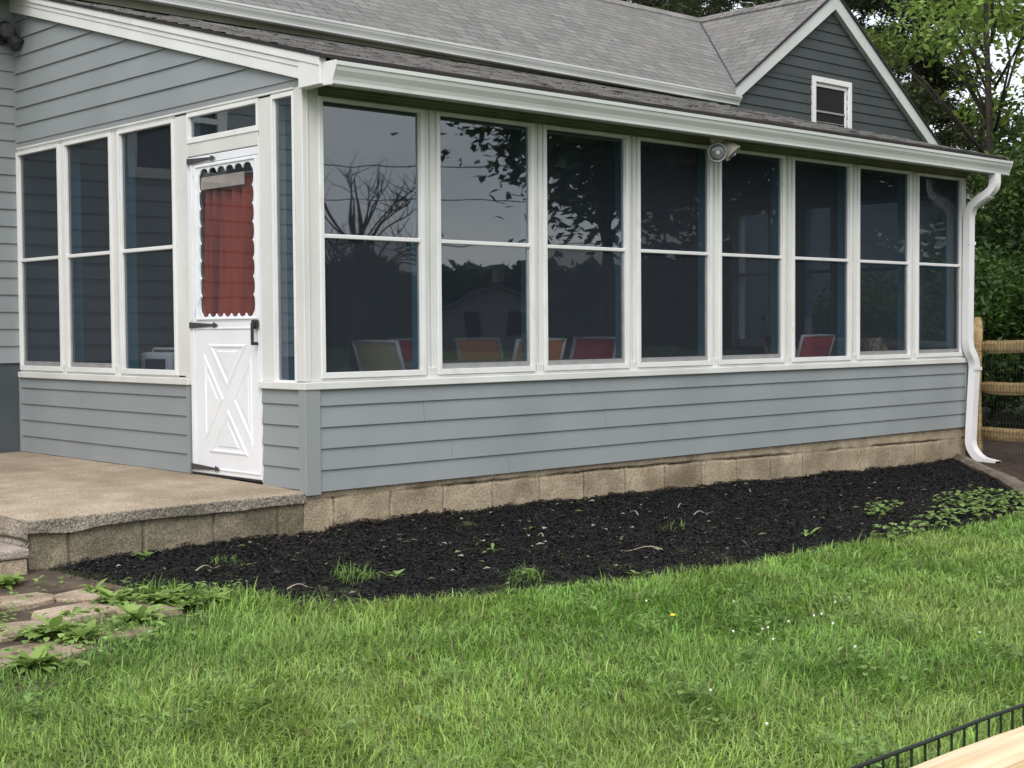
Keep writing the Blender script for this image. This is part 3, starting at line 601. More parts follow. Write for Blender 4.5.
def gint(z):
    a, c = RX-(RZ-.06-z)/RK, RX+(RZ-.06-z)/RK
    if gwx[2]-.02 < z < gwx[3]+.02: return [(a, gwx[0]), (gwx[1], c)]
    return [(a, c)]
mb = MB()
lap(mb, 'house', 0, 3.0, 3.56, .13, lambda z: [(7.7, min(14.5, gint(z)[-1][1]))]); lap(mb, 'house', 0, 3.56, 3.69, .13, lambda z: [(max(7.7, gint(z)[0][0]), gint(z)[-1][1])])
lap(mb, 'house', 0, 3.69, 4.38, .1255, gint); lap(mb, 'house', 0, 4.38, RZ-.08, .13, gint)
mb.build('gable_siding', M['dark_siding'], house)
# attic window
f = HB(); x0, x1, z0, z1 = gwx
f.b(x0-.07, x0, -.10, .035, z0-.07, z1+.07); f.b(x1, x1+.07, -.10, .035, z0-.07, z1+.07); f.b(x0, x1, -.10, .035, z1, z1+.07); f.b(x0, x1, -.10, .04, z0-.07, z0)
f.b(x0, x1, -.09, .005, z1-.05, z1-.001); f.b(x1-.045, x1-.001, -.09, .0, z0, z1-.05)
wf = f.build('attic_window', M['frame'], house, bevel=.004)
f = HB(); f.b(x0+.002, x1-.047, -.0112, .003, 3.985, 4.008); f.b(x0+.002, x1-.047, -.0112, -.002, 3.86, 3.868); f.build('sash_rail', M['alu'], wf)
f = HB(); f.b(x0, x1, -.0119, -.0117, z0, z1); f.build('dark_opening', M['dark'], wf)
# left wall window (mirrored in the porch panes)
f = HB()
for q in ((-1.85, -1.75, 2.50, 3.55), (-1.0, -.9, 2.50, 3.55), (-1.75, -1.0, 3.46, 3.55), (-1.75, -1.0, 2.50, 2.59), (-1.75, -1.0, 3.0, 3.05)): f.b(q[0], q[1], .0, .045, q[2], q[3])
wf = f.build('window', M['frame'], house, bevel=.004)
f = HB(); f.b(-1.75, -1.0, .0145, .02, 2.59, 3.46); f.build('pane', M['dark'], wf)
# roofs
EY, RY = 3.44, 6.07
zeave = lambda x: 3.985-.0105*x
roof('roof', [(-7, EY, zeave(0)+.0), (8.46, EY-.01, 3.905), (8.915, 3.787, 4.12), (RX, RY, RZ), (-7, RY, RZ)], (1, 0, 0), M['shingle'], house, .05)
roof('roof', [(-7, RY, RZ), (RX, RY, RZ), (14.6, RY+3.8, 2.95), (14.6, 9.9, 2.95), (-7, 8.8, 3.7)], (1, 0, 0), M['shingle'], house, .05)
roof('gable_roof', [(8.62, 3.785, 3.93), (RX, 3.785, RZ), (RX, RY, RZ)], (0, 1, 0), M['shingle'], house, .02)
roof('gable_roof', [(RX, 3.785, RZ), (14.62, 3.785, RZ-(14.62-RX)*RK), (14.62, RY+2, RZ-(14.62-RX)*RK), (RX, RY, RZ)], (0, 1, 0), M['shingle'], house, .02)
mb = MB(); mb.tube([(-7, RY, RZ+.0), (RX, RY, RZ+.0)], 1, prof=[(-.13, -.075), (-.13, -.06), (0, .03), (.13, -.06), (.13, -.075)]); mb.tube([(RX, 3.78, RZ+.0), (RX, RY, RZ+.0)], 1, prof=[(-.13, -.075), (-.13, -.06), (0, .03), (.13, -.06), (.13, -.075)]); rc = mb.build('ridge_cap', M['old_shingle'], house)
rc.data.uv_layers.new(name='UVMap')
for l in rc.data.loops:
    c = rc.data.vertices[l.vertex_index].co; rc.data.uv_layers[0].data[l.index].uv = (c.x, c.y)
mb = MB(); mb.tube([(8.915, 3.79, 4.124), (RX, RY, RZ+.004)], .012, 6); mb.build('valley_line', M['drip'], house)
# rake boards
mb = MB()
for sx, xe, ze in ((-1, 8.66, RZ-(RX-8.66)*RK), (1, 14.60, RZ-(14.60-RX)*RK)):
    a = (RX, RZ-.012); c = (xe, ze-.012); d_ = .18
    mb.add([(a[0], 3.79, a[1]), (c[0], 3.79, c[1]), (c[0], 3.79, c[1]-d_), (a[0], 3.79, a[1]-d_*1.2), (a[0], 3.868, a[1]), (c[0], 3.868, c[1]), (c[0], 3.868, c[1]-d_), (a[0], 3.868, a[1]-d_*1.2)], [(0,1,2,3),(7,6,5,4),(0,4,5,1),(1,5,6,2),(2,6,7,3),(3,7,4,0)])
mb.build('rake_board', M['gutter'], house)
mb = MB()
for xe in (8.63, 14.62):
    ze = RZ-abs(xe-RX)*RK
    mb.add([(RX, 3.768, RZ+.008), (xe, 3.768, ze+.008), (xe, 3.768, ze-.022), (RX, 3.768, RZ-.03), (RX, 3.789, RZ+.008), (xe, 3.789, ze+.008), (xe, 3.789, ze-.022), (RX, 3.789, RZ-.03)], [(0,1,2,3),(7,6,5,4),(0,4,5,1),(1,5,6,2),(2,6,7,3),(3,7,4,0)])
mb.build('drip_edge', M['drip'], house)
# eave gutter
def gfn(p, a): return (a, p[0]+.25+EY+.03, (p[1]-2.75)*.80+zeave(a)-.012)
mb = MB(); mb.prism(GP, gfn, -7, 8.46); g = mb.build('gutter', M['gutter'], house)
mb = MB(); mb.prism([(-.25, 2.626), (-.335, 2.62), (-.347, 2.647), (-.384, 2.726), (-.384, 2.753), (-.25, 2.757)], gfn, 8.46, 8.464); mb.build('end_cap', M['gutter'], g)
mb = MB(); mb.box(-7, 8.40, EY+.031, HY-.02, 3.80, 3.815); mb.box(-7, 8.44, EY+.035, EY+.05, 3.80, 3.895); mb.build('soffit', M['soffit'], house)
mb = MB(); mb.box(7.98, 8.12, EY-.02, EY+.02, 3.72, 3.80); mb.build('outlet', M['frame'], g)

# ------------------------------------------------------------------ lamps fixed to the walls
fl = thing('floodlight', 'aged cream twin floodlight under the porch gutter beside the fifth window', 'floodlight', (3.70, -.12, 2.66))
mb = MB(); mb.lathe([(.055, 0), (.055, -.03), (.045, -.045)], (3.70, -.12, 2.662)); mb.tube([(3.70, -.12, 2.63), (3.60, -.18, 2.56)], .02, 10); mb.tube([(3.70, -.12, 2.63), (3.745, -.17, 2.58)], .02, 10); mb.build('base', M['cream'], fl, smooth=False)
def head(c, d, back):
    d = Vector(d).normalized(); mb = MB(); mb.lathe([(.03, -.085), (.054, -.07), (.062, -.03), (.074, .012), (.074, .02), (.062, .021), (.055, .008)], c, d); h = mb.build('lamp_head', back, fl)
    for f in h.data.polygons: f.use_smooth = len(f.vertices) == 4
    mb = MB(); mb.lathe([(.0615, .018), (.045, .026), (.02, .030), (.005, .031)], c, d); mb.build('lens', M['refl'], h, smooth=True)
    mb = MB(); mb.lathe([(.016, .028), (.016, .034), (.008, .037)], c, d, n=10); mb.build('bulb', M['lens'], h)
head((3.575, -.215, 2.525), (-.65, -.80, -.12), M['alu']); head((3.765, -.205, 2.545), (.35, -.62, -.70), M['cream'])
wl = thing('wall_lamp', 'black twin wall spotlight beside the porch roof on the house wall', 'wall lamp', (-.12, HY-.02, 3.5))
mb = MB(); mb.lathe([(.05, 0), (.05, .03), (.035, .045)], (-.12, HY-.012, 3.5), (0, -1, 0)); mb.tube([(-.12, HY-.05, 3.5), (-.06, HY-.12, 3.47)], .014, 8); mb.tube([(-.12, HY-.05, 3.5), (-.16, HY-.12, 3.56)], .014, 8); mb.build('base', M['black'], wl)
for c, d in (((-.05, HY-.14, 3.455), (.35, -.5, -.75)), ((-.125, HY-.14, 3.55), (-.2, -.8, -.4))):
    mb = MB(); mb.lathe([(.02, -.09), (.045, -.08), (.055, .0), (.06, .03)], c, d); h = mb.build('lamp_head', M['black'], wl); mb = MB(); mb.lathe([(.052, .0305), (.02, .036)], c, d); mb.build('lens', M['iron'], h)

# ================================================================== PATIO, STEP, PAVERS
pat = thing('raised_patio', 'raised tan concrete patio slab on mossy blocks beside the porch door', 'patio', (-.9, 1.9, 0))
SX = -1.735
nx, ny = 70, 110
xs = np.linspace(SX, -.012, nx); ys = np.linspace(-.005, 3.855, ny); XX, YYs = np.meshgrid(xs, ys)
zs = .268+.019*np.clip(YYs/1.0, 0, 1)+.006*(fbm(XX*2, YYs*2, 60, 4)-.45)-.012*np.exp(-(YYs/.03)**2)-.012*np.exp(-((XX-SX)/.03)**2)
np_mesh('slab', np.stack([XX, YYs, zs], -1).reshape(-1, 3), grid_faces(ny, nx), M['slab'], parent=pat, smooth=True)
block_face('block_wall', SX, -.012, -.2, .232, lambda u, o, z: (u, .018-o, z), [-1.50, -1.068, -.632, -.196], lambda U: U*0+.5, M['mossy'], pat, 70, amp=.008)
# rough broken slab edge hanging over the blocks
nu, nz = 420, 26; U, Tz = np.meshgrid(np.linspace(SX-.004, -.012, nu), np.linspace(0, 1, nz))
lowz = .198-.022*np.clip(fbm(U*3.2, U*0, 77, 4)-.35, -.3, .5)-.02*np.exp(-((U+1.5)/.12)**2)
Zf = lowz+(.262-lowz)*Tz; o = .006+.006*Tz**.3+.009*(fbm(U*14, Zf*14, 80, 4)-.45)+.010*(fbm(U*45, Zf*45, 83, 3)-.4)+.006*(fbm(U*110, Zf*110, 84, 2)-.4)
o = np.where(Tz > .95, .008, o); o = np.where(Tz < .03, -.02, o)
np_mesh('slab_edge', np.stack([U, -o, Zf], -1).reshape(-1, 3), grid_faces(nz, nu), M['slabedge'], np.repeat((.75+.5*fbm(U*60, Zf*60, 87, 2)).reshape(-1, 1), 3, 1), parent=pat, smooth=True)
block_face('slab_side', -.004, 3.85, -.2, .262, lambda u, o, z: (SX+.006-o, u, z), [.45+.434*i for i in range(8)], lambda U: U*0+.15, M['slabedge'], pat, 90)
st = thing('concrete_step', 'low pale concrete step below the left side of the patio slab', 'step', (-2.05, .5, 0))
mb = MB(); mb.box(-2.4, SX-.035, -.085, 1.3, -.15, .085); mb.build('riser', M['slab'], st, bevel=.012, seg=2)
mb = MB(); mb.box(-2.42, SX-.03, -.10, 1.3, .087, .135); mb.build('tread', M['step'], st, bevel=.012, seg=2)
pv = [(-2.47, -1.62, .24, .17, .25, 'pale tan paver nearest the lawn edge'), (-2.08, -1.50, .22, .13, -.5, 'tan paver between the leafy weeds and the lawn'), (-2.02, -1.08, .19, .15, .2, 'reddish paver in the middle of the sunken paving'), (-2.35, -1.2, .2, .15, .0, 'dull brown paver at the left edge, middle row'), (-1.72, -1.2, .15, .11, -.3, 'small pale paver beside the mulch bed'), (-2.15, -.72, .22, .14, .1, 'soil-stained paver just below the concrete step'), (-1.80, -.75, .14, .13, .5, 'soil-stained paver closest to the patio corner'), (-2.52, -.75, .16, .15, .1, 'brown paver at the left edge below the step')]
for i, (x, y, a, c, r, lb) in enumerate(pv):
    n = 9; P = []
    for k in range(n):
        t = 2*math.pi*k/n; q = (abs(math.cos(t))**3.5+abs(math.sin(t))**3.5)**(-1/3.5)*random.uniform(.88, 1.06); X_, Y_ = a*q*math.cos(t), c*q*math.sin(t); P.append((x+X_*math.cos(r)-Y_*math.sin(r), y+X_*math.sin(r)+Y_*math.cos(r)))
    z = float(gz(x, y)); mb = MB(); mb.prism(P, lambda p, h: (p[0], p[1], h), z-.05, z+.018+.005*(i % 3)); o = mb.build('paver', M['paver'], None, bevel=.005); tag(o, lb, 'paver', 'sunken paving stones by the step')

# ================================================================== PORCH FURNITURE
FZ = .22
def chair(matk, label, x, y, ang):
    t = thing('patio_chair', label, 'chair', (0, 0, 0), 'sling patio chairs in the porch')
    wd, hh = .235, .93
    for s in (-1, 1):
        mb = MB(); mb.tube(bend([(s*wd, .28, 0), (s*wd, .25, .44), (s*wd, -.24, .40), (s*wd, -.36, .70), (s*wd, -.43, hh)], 5, .07), .016, 8); mb.tube([(s*wd, -.20, .40), (s*wd*1.05, -.36, 0)], .016, 8); mb.tube(bend([(s*(wd+.02), .26, .42), (s*(wd+.03), .24, .64), (s*(wd+.02), -.33, .66)], 4, .06), .016, 8); mb.build('side_frame', M['chairframe'], t, smooth=True)
    mb = MB(); mb.tube(bend([(-wd, -.43, hh-.01), (0, -.448, hh-.005), (wd, -.43, hh-.01)], 6, .2), .013, 8); mb.tube([(-wd, .24, .43), (wd, .24, .43)], .012, 8); mb.build('cross_bar', M['chairframe'], t, smooth=True)
    nn = 10; vs = []; fs = []
    path = [(.25, .445), (.1, .43), (-.1, .412), (-.21, .41), (-.255, .45), (-.30, .56), (-.36, .70), (-.40, .81), (-.435, hh-.015)]
    for (yy, zz) in path:
        for s in np.linspace(-1, 1, 7): vs.append((s*(wd-.008), yy-.02*(1-s*s)*(zz > .5), zz-.012*(1-s*s)*(zz < .5)))
    for i in range(len(path)-1):
        for k in range(6): fs.append((i*7+k, i*7+k+1, (i+1)*7+k+1, (i+1)*7+k))
    mb = MB(); mb.add(vs, fs); mb.build('sling', M[matk], t, smooth=True)
    t.location = (x, y, FZ); t.rotation_euler = (0, 0, ang)
# local +y is the way the sitter faces; back top sits at local y=-.43
chair('khaki', 'khaki sling chair at the left end of the porch table', 1.1+.43, .76, -math.pi/2)
chair('maroon', 'maroon sling chair behind the table next to the khaki chair', 2.37, 1.92-.43, math.pi)
chair('orange', 'orange sling chair behind the table, framed by the second front window', 3.07, 1.92-.43, math.pi)
chair('orange', 'orange sling chair on the near side of the table behind the window post', 2.32, .38+.43, 0)
chair('maroon', 'maroon sling chair at the right end of the porch table', 3.52-.43, .98, math.pi/2)
chair('maroon', 'maroon sling chair standing alone behind the sixth front window', 5.73, .38+.43, 0)
chair('maroon', 'maroon sling chair beside the striped cloth in the far corner', 6.30, .80, -math.pi*.62)
tb = thing('patio_table', 'long grey patio table behind the second front window', 'table', (2.35, 1.0, FZ))
mb = MB(); mb.box(1.50, 3.12, .78, 1.50, .955, .985); mb.build('table_top', M['tabletop'], tb, bevel=.006)
for x in (1.58, 3.04):
    for y in (.85, 1.43): mb = MB(); mb.tube([(x, y, FZ), (x, y, .954)], .022, 8); mb.build('leg', M['chairframe'], tb)
sd_ = thing('side_stand', 'small dark stand inside the corner behind the third side window', 'stand', (.45, 2.26, FZ))
mb = MB(); mb.box(.2, .6, 1.91, 2.51, .90, .93); mb.build('shelf', M['interior'], sd_)
for x in (.23, .57):
    for y in (1.94, 2.48): mb = MB(); mb.box(x-.02, x+.02, y-.02, y+.02, FZ, .899); mb.build('leg', M['interior'], sd_)
bx = thing('radio', 'white boxy radio seen through the left side window next to the door', 'radio', (.32, 2.17, .93))
mb = MB(); mb.box(.22, .42, 1.96, 2.38, .931, 1.075); mb.build('case', M['frame'], bx, bevel=.02, seg=2)
mb = MB(); mb.box(.2195, .2165, 2.02, 2.30, .955, 1.03); mb.build('front_panel', M['iron'], bx); mb = MB(); mb.tube([(.3, 2.00, 1.07), (.3, 2.02, 1.10), (.3, 2.32, 1.10), (.3, 2.34, 1.07)], .009, 8); mb.build('handle', M['cream'], bx)
sb = thing('basket_stand', 'low dark stool under the striped cloth in the porch corner', 'stool', (7.05, .62, FZ))
mb = MB(); mb.box(6.85, 7.25, .45, .85, .62, .66); mb.build('top', M['interior'], sb)
for x in (6.88, 7.22):
    for y in (.48, .82): mb = MB(); mb.box(x-.02, x+.02, y-.02, y+.02, FZ, .619); mb.build('leg', M['interior'], sb)
vs = []; fs = []; n1, n2 = 20, 14
for i in range(n2):
    t = i/(n2-1); 
    for k in range(n1):
        a = 2*math.pi*k/n1; q = (1-t**3*.55)*(1+.06*math.sin(5*a+3*t)); vs.append((7.03+.17*q*math.cos(a)-.05*t*t, .62+.15*q*math.sin(a), .661+.43*t+.03*math.sin(3*a)*t))
for i in range(n2-1):
    for k in range(n1): fs.append((i*n1+k, i*n1+(k+1) % n1, (i+1)*n1+(k+1) % n1, (i+1)*n1+k))
fs.append(tuple(range((n2-1)*n1, n2*n1))); mb = MB(); mb.add(vs, fs); tag(mb.build('striped_cloth', M['stripe'], None, smooth=True), 'bundled brown striped cloth on a stool in the porch corner', 'cloth')

# ================================================================== FENCES, TIMBER
def rail_mesh(mb, a, c, w_, h_, seed, n=26):
    a, c = Vector(a), Vector(c); rs = random.Random(seed); t = (c-a).normalized(); s = t.cross(Vector((0, 0, 1))) if abs(t.z) < .9 else Vector((.89, -.45, 0)); s.normalize(); u = s.cross(t); vs = []
    prof = [(-1, -.7), (-.6, -1), (.7, -1), (1, -.5), (1, .6), (.55, 1), (-.5, .95), (-1, .5)]; ph = rs.uniform(0, 6)
    for i in range(n):
        f = i/(n-1); p = a.lerp(c, f); e_ = 1-.35*max(0, 1-min(f, 1-f)*14)
        for j, (q, r) in enumerate(prof): vs.append(p+s*(q*w_*e_*(1+.08*math.sin(f*7+j+ph)+rs.uniform(-.04, .04)))+u*(r*h_*e_*(1+.08*math.sin(f*5+j*2+ph)+rs.uniform(-.04, .04))+.012*math.sin(f*6+ph)))
    m = 8; fs = [(i*m+k, i*m+(k+1) % m, (i+1)*m+(k+1) % m, (i+1)*m+k) for i in range(n-1) for k in range(m)]+[tuple(range(m))[::-1], tuple(range((n-1)*m, n*m))]
    mb.add(vs, fs)
fe = thing('split_rail_fence', 'three-rail wooden fence with wire mesh beyond the downspout', 'fence', (7.87, .04, 0))
A0, A1 = (7.86, .05), (7.12, -1.43)
for (x, y) in (A0, A1):
    mb = MB(); rail_mesh(mb, (x, y, -.3), (x, y, 1.30), .052, .05, 3); mb.build('post', M['wood'], fe)
for i, (z, dz) in enumerate(((1.025, .02), (.625, .05), (.19, .06))):
    mb = MB(); rail_mesh(mb, (7.90, .02, z), (7.15, -1.46, z+dz), .03, .056, 10+i); mb.build('rail', M['wood'], fe)
mb = MB(); dv = Vector((A1[0]-A0[0], A1[1]-A0[1], 0)); nrm = Vector((-.89, .45, 0))*.036
for k in range(35): 
    p = Vector((A0[0], A0[1], 0))+dv*(k/34)+nrm; mb.tube([p+Vector((0, 0, -.05)), p+Vector((0, 0, 1.07))], .0016, 4)
for k in range(12): 
    p = Vector((A0[0], A0[1], .02+k*.095))+nrm; mb.tube([p, p+dv+Vector((0, 0, .02))], .0016, 4)
mb.build('wire_mesh', M['wire'], fe)
tl = MB(); rail_mesh(tl, (7.62, .12, -.045), (5.2, -1.98, -.12), .075, .07, 5, 40); tag(tl.build('landscape_timber', M['timber'], None), 'weathered grey timber edging at the right end of the mulch bed', 'timber')
nf = thing('split_rail_fence', 'close-up pale pine fence rail with black wire at bottom right corner', 'fence', (-2.6, -6.2, -.25))
mb = MB(); rail_mesh(mb, (-6.55, -6.20, .708), (-.45, -6.215, .696), .055, .047, 21, 130); rl = mb.build('rail', M['board'], nf)
s_ = rl.modifiers.new('sub', 'SUBSURF'); s_.levels = s_.render_levels = 1
for x in (-6.6, -.4): mb = MB(); rail_mesh(mb, (x, -6.215, -.5), (x, -6.215, .9), .06, .06, 8); mb.build('post', M['board'], nf)
mb = MB(); yw = -6.05
mb.tube([(-3.9+i*.05, yw+.0006*math.sin(i*1.3), .683+.0006*math.sin(i*.9)) for i in range(67)], .0028, 6)
for z in (.614, .56, .50, .44, .38, .3, .2, .1, 0, -.1): mb.tube([(-3.9, yw, z), (-.6, yw, z)], .0022, 5)
for k in range(100): x = -3.89+k*.033; mb.tube([(x, yw, -.25), (x, yw, .683)], .0019, 5)
mb.build('wire_mesh', M['wire'], nf)

# ================================================================== VEGETATION
def frustum_ok(P, margin=.2):
    d = P-CAM; z = d@np.array(fw); x = d@np.array(r2); y = d@np.array(u2)
    return (z > .5) & (np.abs(x/z) < 512/FPX+margin) & (np.abs(y/z) < 384/FPX+margin)
def blades(name, P, H, Wd, C, bend_=.5, label='', cat=None, m=None):
    n = len(P); a = 14*fbm(P[:, 0]*2.6, P[:, 1]*2.6, 61, 3)+rng.normal(0, 1.3, n); lean = np.abs(rng.normal(0, bend_, n))+.5*bend_*fbm(P[:, 0]*5, P[:, 1]*5, 67, 2); d = np.stack([np.cos(a), np.sin(a), np.zeros(n)], -1)
    f = a+math.pi/2+rng.normal(0, .5, n); s = np.stack([np.cos(f), np.sin(f), np.zeros(n)], -1)*Wd[:, None]*.5; upv = np.array([0, 0, 1.])
    h = H[:, None]; l = lean[:, None]
    p1 = P+upv*h*.5*(1-.15*l)+d*h*l*.22; p2 = P+upv*h*np.maximum(1-.42*l, .18)+d*h*np.minimum(l, 2)*.8
    V = np.stack([P-s, P+s, p1+s*.8, p1-s*.8, p2+s*.12, p2-s*.12], 1).reshape(-1, 3)
    i = np.arange(n)[:, None]*6; F = np.concatenate([i+[[0, 1, 2, 3]], i+[[3, 2, 4, 5]]], 0)
    cc = np.repeat(C, 6, 0).reshape(n, 6, 3)
    return np_mesh(name, V, F, m or M['grass'], cc.reshape(-1, 3))
def lawn_mask(x, y):
    soil = (x < -1.55) & (y > -1.45-.55*(x+1.9)+.35*(fbm(x*3, y*3, 55, 2)-.4)) | ((x < -2.2) & (y > -1.75))
    ed = np.where((x > -1.75) & (x < 5.35), edge(np.clip(x, -1.75, 5.4)), np.where(x >= 5.35, -1.7-.9*(x-5.35), 9))
    return (~soil) & (y < ed+.05*(rng.uniform(-1, 1, len(x))))
def gcol(x, y, n):
    t = np.clip((fbm(x*1.1, y*1.1, 101, 4)-.25)*2, 0, 1)[:, None]; t2 = np.clip((fbm(x*4, y*4, 111, 3)-.3)*2, 0, 1)[:, None]
    c = np.array([.205, .375, .070])*(1-t)+np.array([.335, .465, .112])*t; c = c*(.84+.32*t2)
    c = c*rng.uniform(.45, 1.5, (n, 1)); dk = np.clip(1-(x+2.3)/1.6, 0, 1)[:, None]*np.clip(1-np.abs(y+1.5)/1.2, 0, 1)[:, None]; c = c*(1-dk)+dk*c*np.array([.72, .9, .95]); dry = rng.uniform(0, 1, n) < .04; c[dry] = np.array([.30, .26, .12])*rng.uniform(.6, 1.2, (dry.sum(), 1)); return c
n = 850000
gxp = rng.uniform(-4.6, 9.5, n); gyp = rng.uniform(-6.3, .3, n); P = np.stack([gxp, gyp, gz(gxp, gyp)-.008], -1)
k = frustum_ok(P) & lawn_mask(gxp, gyp); dist = np.linalg.norm(P[:, :2]-CAM[:2], axis=1); k &= rng.uniform(0, 1, n) < np.clip(5.0/dist, .3, 1)*(.55+.9*fbm(gxp*3, gyp*3, 5, 3)); P = P[k]; n = len(P)
edge_d = edge(np.clip(P[:, 0], -1.7, 5.6))-P[:, 1]; tall = np.clip(1-(P[:, 0]+2.1)/1.5, 0, 1)*np.clip(1-edge_d/1.3, 0, 1)
H = (.032+.047*fbm(P[:, 0]*2.3, P[:, 1]*2.3, 7, 3))*rng.uniform(.6, 1.5, n)*(1+1.1*tall)*(1+.5*(rng.uniform(0, 1, n) < .05))
g = blades('grass', P, H, rng.uniform(.0034, .0074, n)*np.clip(np.linalg.norm(P[:, :2]-CAM[:2], axis=1)/5, 1, 2), gcol(P[:, 0], P[:, 1], n), 1.15)
tag(g, 'lush green lawn grass blades in front of the mulch bed', 'grass', kind='stuff')
# loose long tufts at the bed edge and in the mulch
def tuft(x, y, n, r, h, label):
    P = np.stack([x+r*np.clip(rng.normal(0, 1, n), -1.6, 1.6), y+r*np.clip(rng.normal(0, 1, n), -1.6, 1.6), np.zeros(n)], -1); P[:, 2] = gz(P[:, 0], P[:, 1])
    o = blades('grass_tuft', P, rng.uniform(.35, 1.0, n)*h, rng.uniform(.003, .006, n), np.array([.20, .32, .075])*rng.uniform(.6, 1.4, (n, 1)), 1.3); tag(o, label, 'grass tuft', 'tufts of grass in the mulch')
tuft(-.90, -.52, 60, .045, .09, 'grass tuft in the mulch nearest the patio corner'); tuft(-.62, -1.28, 150, .06, .13, 'thick grass tuft at the lower left edge of the mulch'); tuft(.02, -1.83, 130, .07, .10, 'grass tuft on the mulch edge right of the thick left tuft'); tuft(1.75, -1.35, 40, .05, .11, 'thin grass tuft alone in the middle of the mulch')
# leafy plants
def leafshape(n, L, Wd, base, dirs, lift, curl):
    """curved leaf strips: returns V,F"""
    V = []; F = []
    for i in range(n):
        d = Vector((math.cos(dirs[i]), math.sin(dirs[i]), 0)); s = Vector((-d.y, d.x, 0)); k0 = len(V)
        for j, (t, wv) in enumerate(((0, .12), (.25, .7), (.5, 1), (.75, .75), (1, .06))):
            p = Vector(base[i])+d*(L[i]*t)+Vector((0, 0, L[i]*(lift[i]*t-curl[i]*t*t)))
            V += [p-s*(Wd[i]*wv*.5)+Vector((0, 0, .12*Wd[i]*wv)), p, p+s*(Wd[i]*wv*.5)+Vector((0, 0, .12*Wd[i]*wv))]
        for j in range(4):
            a = k0+j*3; F += [(a, a+1, a+4, a+3), (a+1, a+2, a+5, a+4)]
    return V, F
def rosette(name, x, y, n, L, label, group, colr=(.26, .38, .10), lift=(.3, 1.0), wr=.42, z=None, cat='weed'):
    z = float(gz(x, y)) if z is None else z
    dirs = [random.uniform(0, 6.283) for _ in range(n)]; Ls = [L*random.uniform(.55, 1.1) for _ in range(n)]; W_ = [l*wr*random.uniform(.8, 1.2) for l in Ls]
    base = [(x+random.gauss(0, L*.15), y+random.gauss(0, L*.15), z+random.uniform(0, L*.25)) for _ in range(n)]
    V, F = leafshape(n, Ls, W_, base, dirs, [random.uniform(*lift) for _ in range(n)], [random.uniform(.2, .8) for _ in range(n)])
    V = np.array([tuple(v) for v in V]); c = np.repeat(np.array(colr)*rng.uniform(.7, 1.35, (n, 1)), 15, 0)
    o = np_mesh(name, V, np.array(F), M['leaf'], c); tag(o, label, cat, group); return o
wd = [(-1.98, -.30, 16, .13, 'bright broad-leaved weed at the foot of the concrete step'), (-2.28, -1.42, 26, .16, 'spreading weed growing between the pavers at the left picture edge'), (-2.22, -1.55, 18, .15, 'upright pointed weed beside the pale nearest paver'), (-1.78, -1.02, 22, .14, 'leafy weed cluster between the pavers and the mulch bed'), (-1.60, -1.16, 30, .16, 'largest bright weed clump bordering the mulch bed'), (-1.88, -1.42, 26, .15, 'weed spreading over the paver nearest the lawn'), (-1.72, -.70, 14, .11, 'small dark weed below the patio corner'), (-2.55, -1.85, 34, .14, 'dense weed patch at the lawn corner under the pale paver'), (-1.45, -1.32, 22, .13, 'weed clump merging into the tall grass'), (-2.05, -1.12, 14, .12, 'weed rooted in the gap between the reddish and brown pavers'), (-1.62, -.88, 14, .10, 'small weed at the left tip of the mulch bed'), (-2.38, -1.0, 16, .12, 'weed beside the dull brown paver')]
for x, y, n, Lf, lb in wd: rosette('broadleaf_weed', x, y, int(n*2.3), Lf*.8, lb, 'broad-leaved weeds among the pavers')
md = [(-1.15, -.16, 12, .08, 'sprig of pale weed against the mossy patio blocks'), (-.86, -.62, 6, .05, 'tiny weed beside the first tuft in the mulch'), (-.46, -1.42, 9, .07, 'thin weed at the front edge of the mulch'), (.12, -1.75, 10, .08, 'yellowish weed at the front edge of the mulch'), (.42, -1.18, 8, .07, 'bright green seedling in the middle of the mulch'), (.28, -.9, 5, .04, 'tiny seedling left of the bright green seedling'), (1.05, -.8, 6, .05, 'seedling near the foundation in the middle of the bed'), (.55, -2.13, 9, .07, 'weed on the lawn edge below the bed centre'), (2.35, -1.9, 8, .07, 'heart-leaved weed at the right front of the mulch'), (1.35, -.55, 5, .04, 'tiny seedling close to the block wall')]
for x, y, n, Lf, lb in md: rosette('mulch_weed', x, y, n, Lf, lb, 'small weeds in the mulch', (.22, .32, .10), z=float(mulch_z(x, y)))
def patch(name, pts, n, L, label, colr, kind=None, cat=None):
    P = []; 
    for (x, y, r, k) in pts:
        for _ in range(int(n*k)): a = random.uniform(0, 6.283); q = r*math.sqrt(random.random()); P.append((x+q*math.cos(a), y+q*math.sin(a)*.7))
    k = len(P); V, F = leafshape(k, [L*random.uniform(.6, 1.2) for _ in P], [L*random.uniform(.7, 1.1) for _ in P], [(p[0], p[1], float(gz(*p))+random.uniform(.02, .10)) for p in P], [random.uniform(0, 6.283) for _ in P], [random.uniform(-.2, .5) for _ in P], [.3]*k)
    return tag(np_mesh(name, np.array([tuple(v) for v in V]), np.array(F), M['leaf'], np.repeat(np.array(colr)*rng.uniform(.6, 1.4, (k, 1)), 15, 0), smooth=True), label, cat, kind=kind)
patch('ground_ivy', [(3.55, -1.65, .16, .6), (3.30, -1.75, .10, .25), (2.83, -2.28, .16, .8), (2.55, -2.32, .12, .4), (3.3, -2.22, .2, .6), (3.85, -2.05, .25, .9), (4.3, -1.95, .3, 1.3), (4.7, -1.85, .35, 1.4), (5.1, -1.95, .35, 1.3), (4.6, -1.6, .2, .5), (4.2, -2.3, .3, .8), (5.0, -1.6, .2, .5)], 60, .045, 'round-leaved green ground cover at the right edge of the mulch', (.20, .30, .08), 'stuff', 'ground cover')
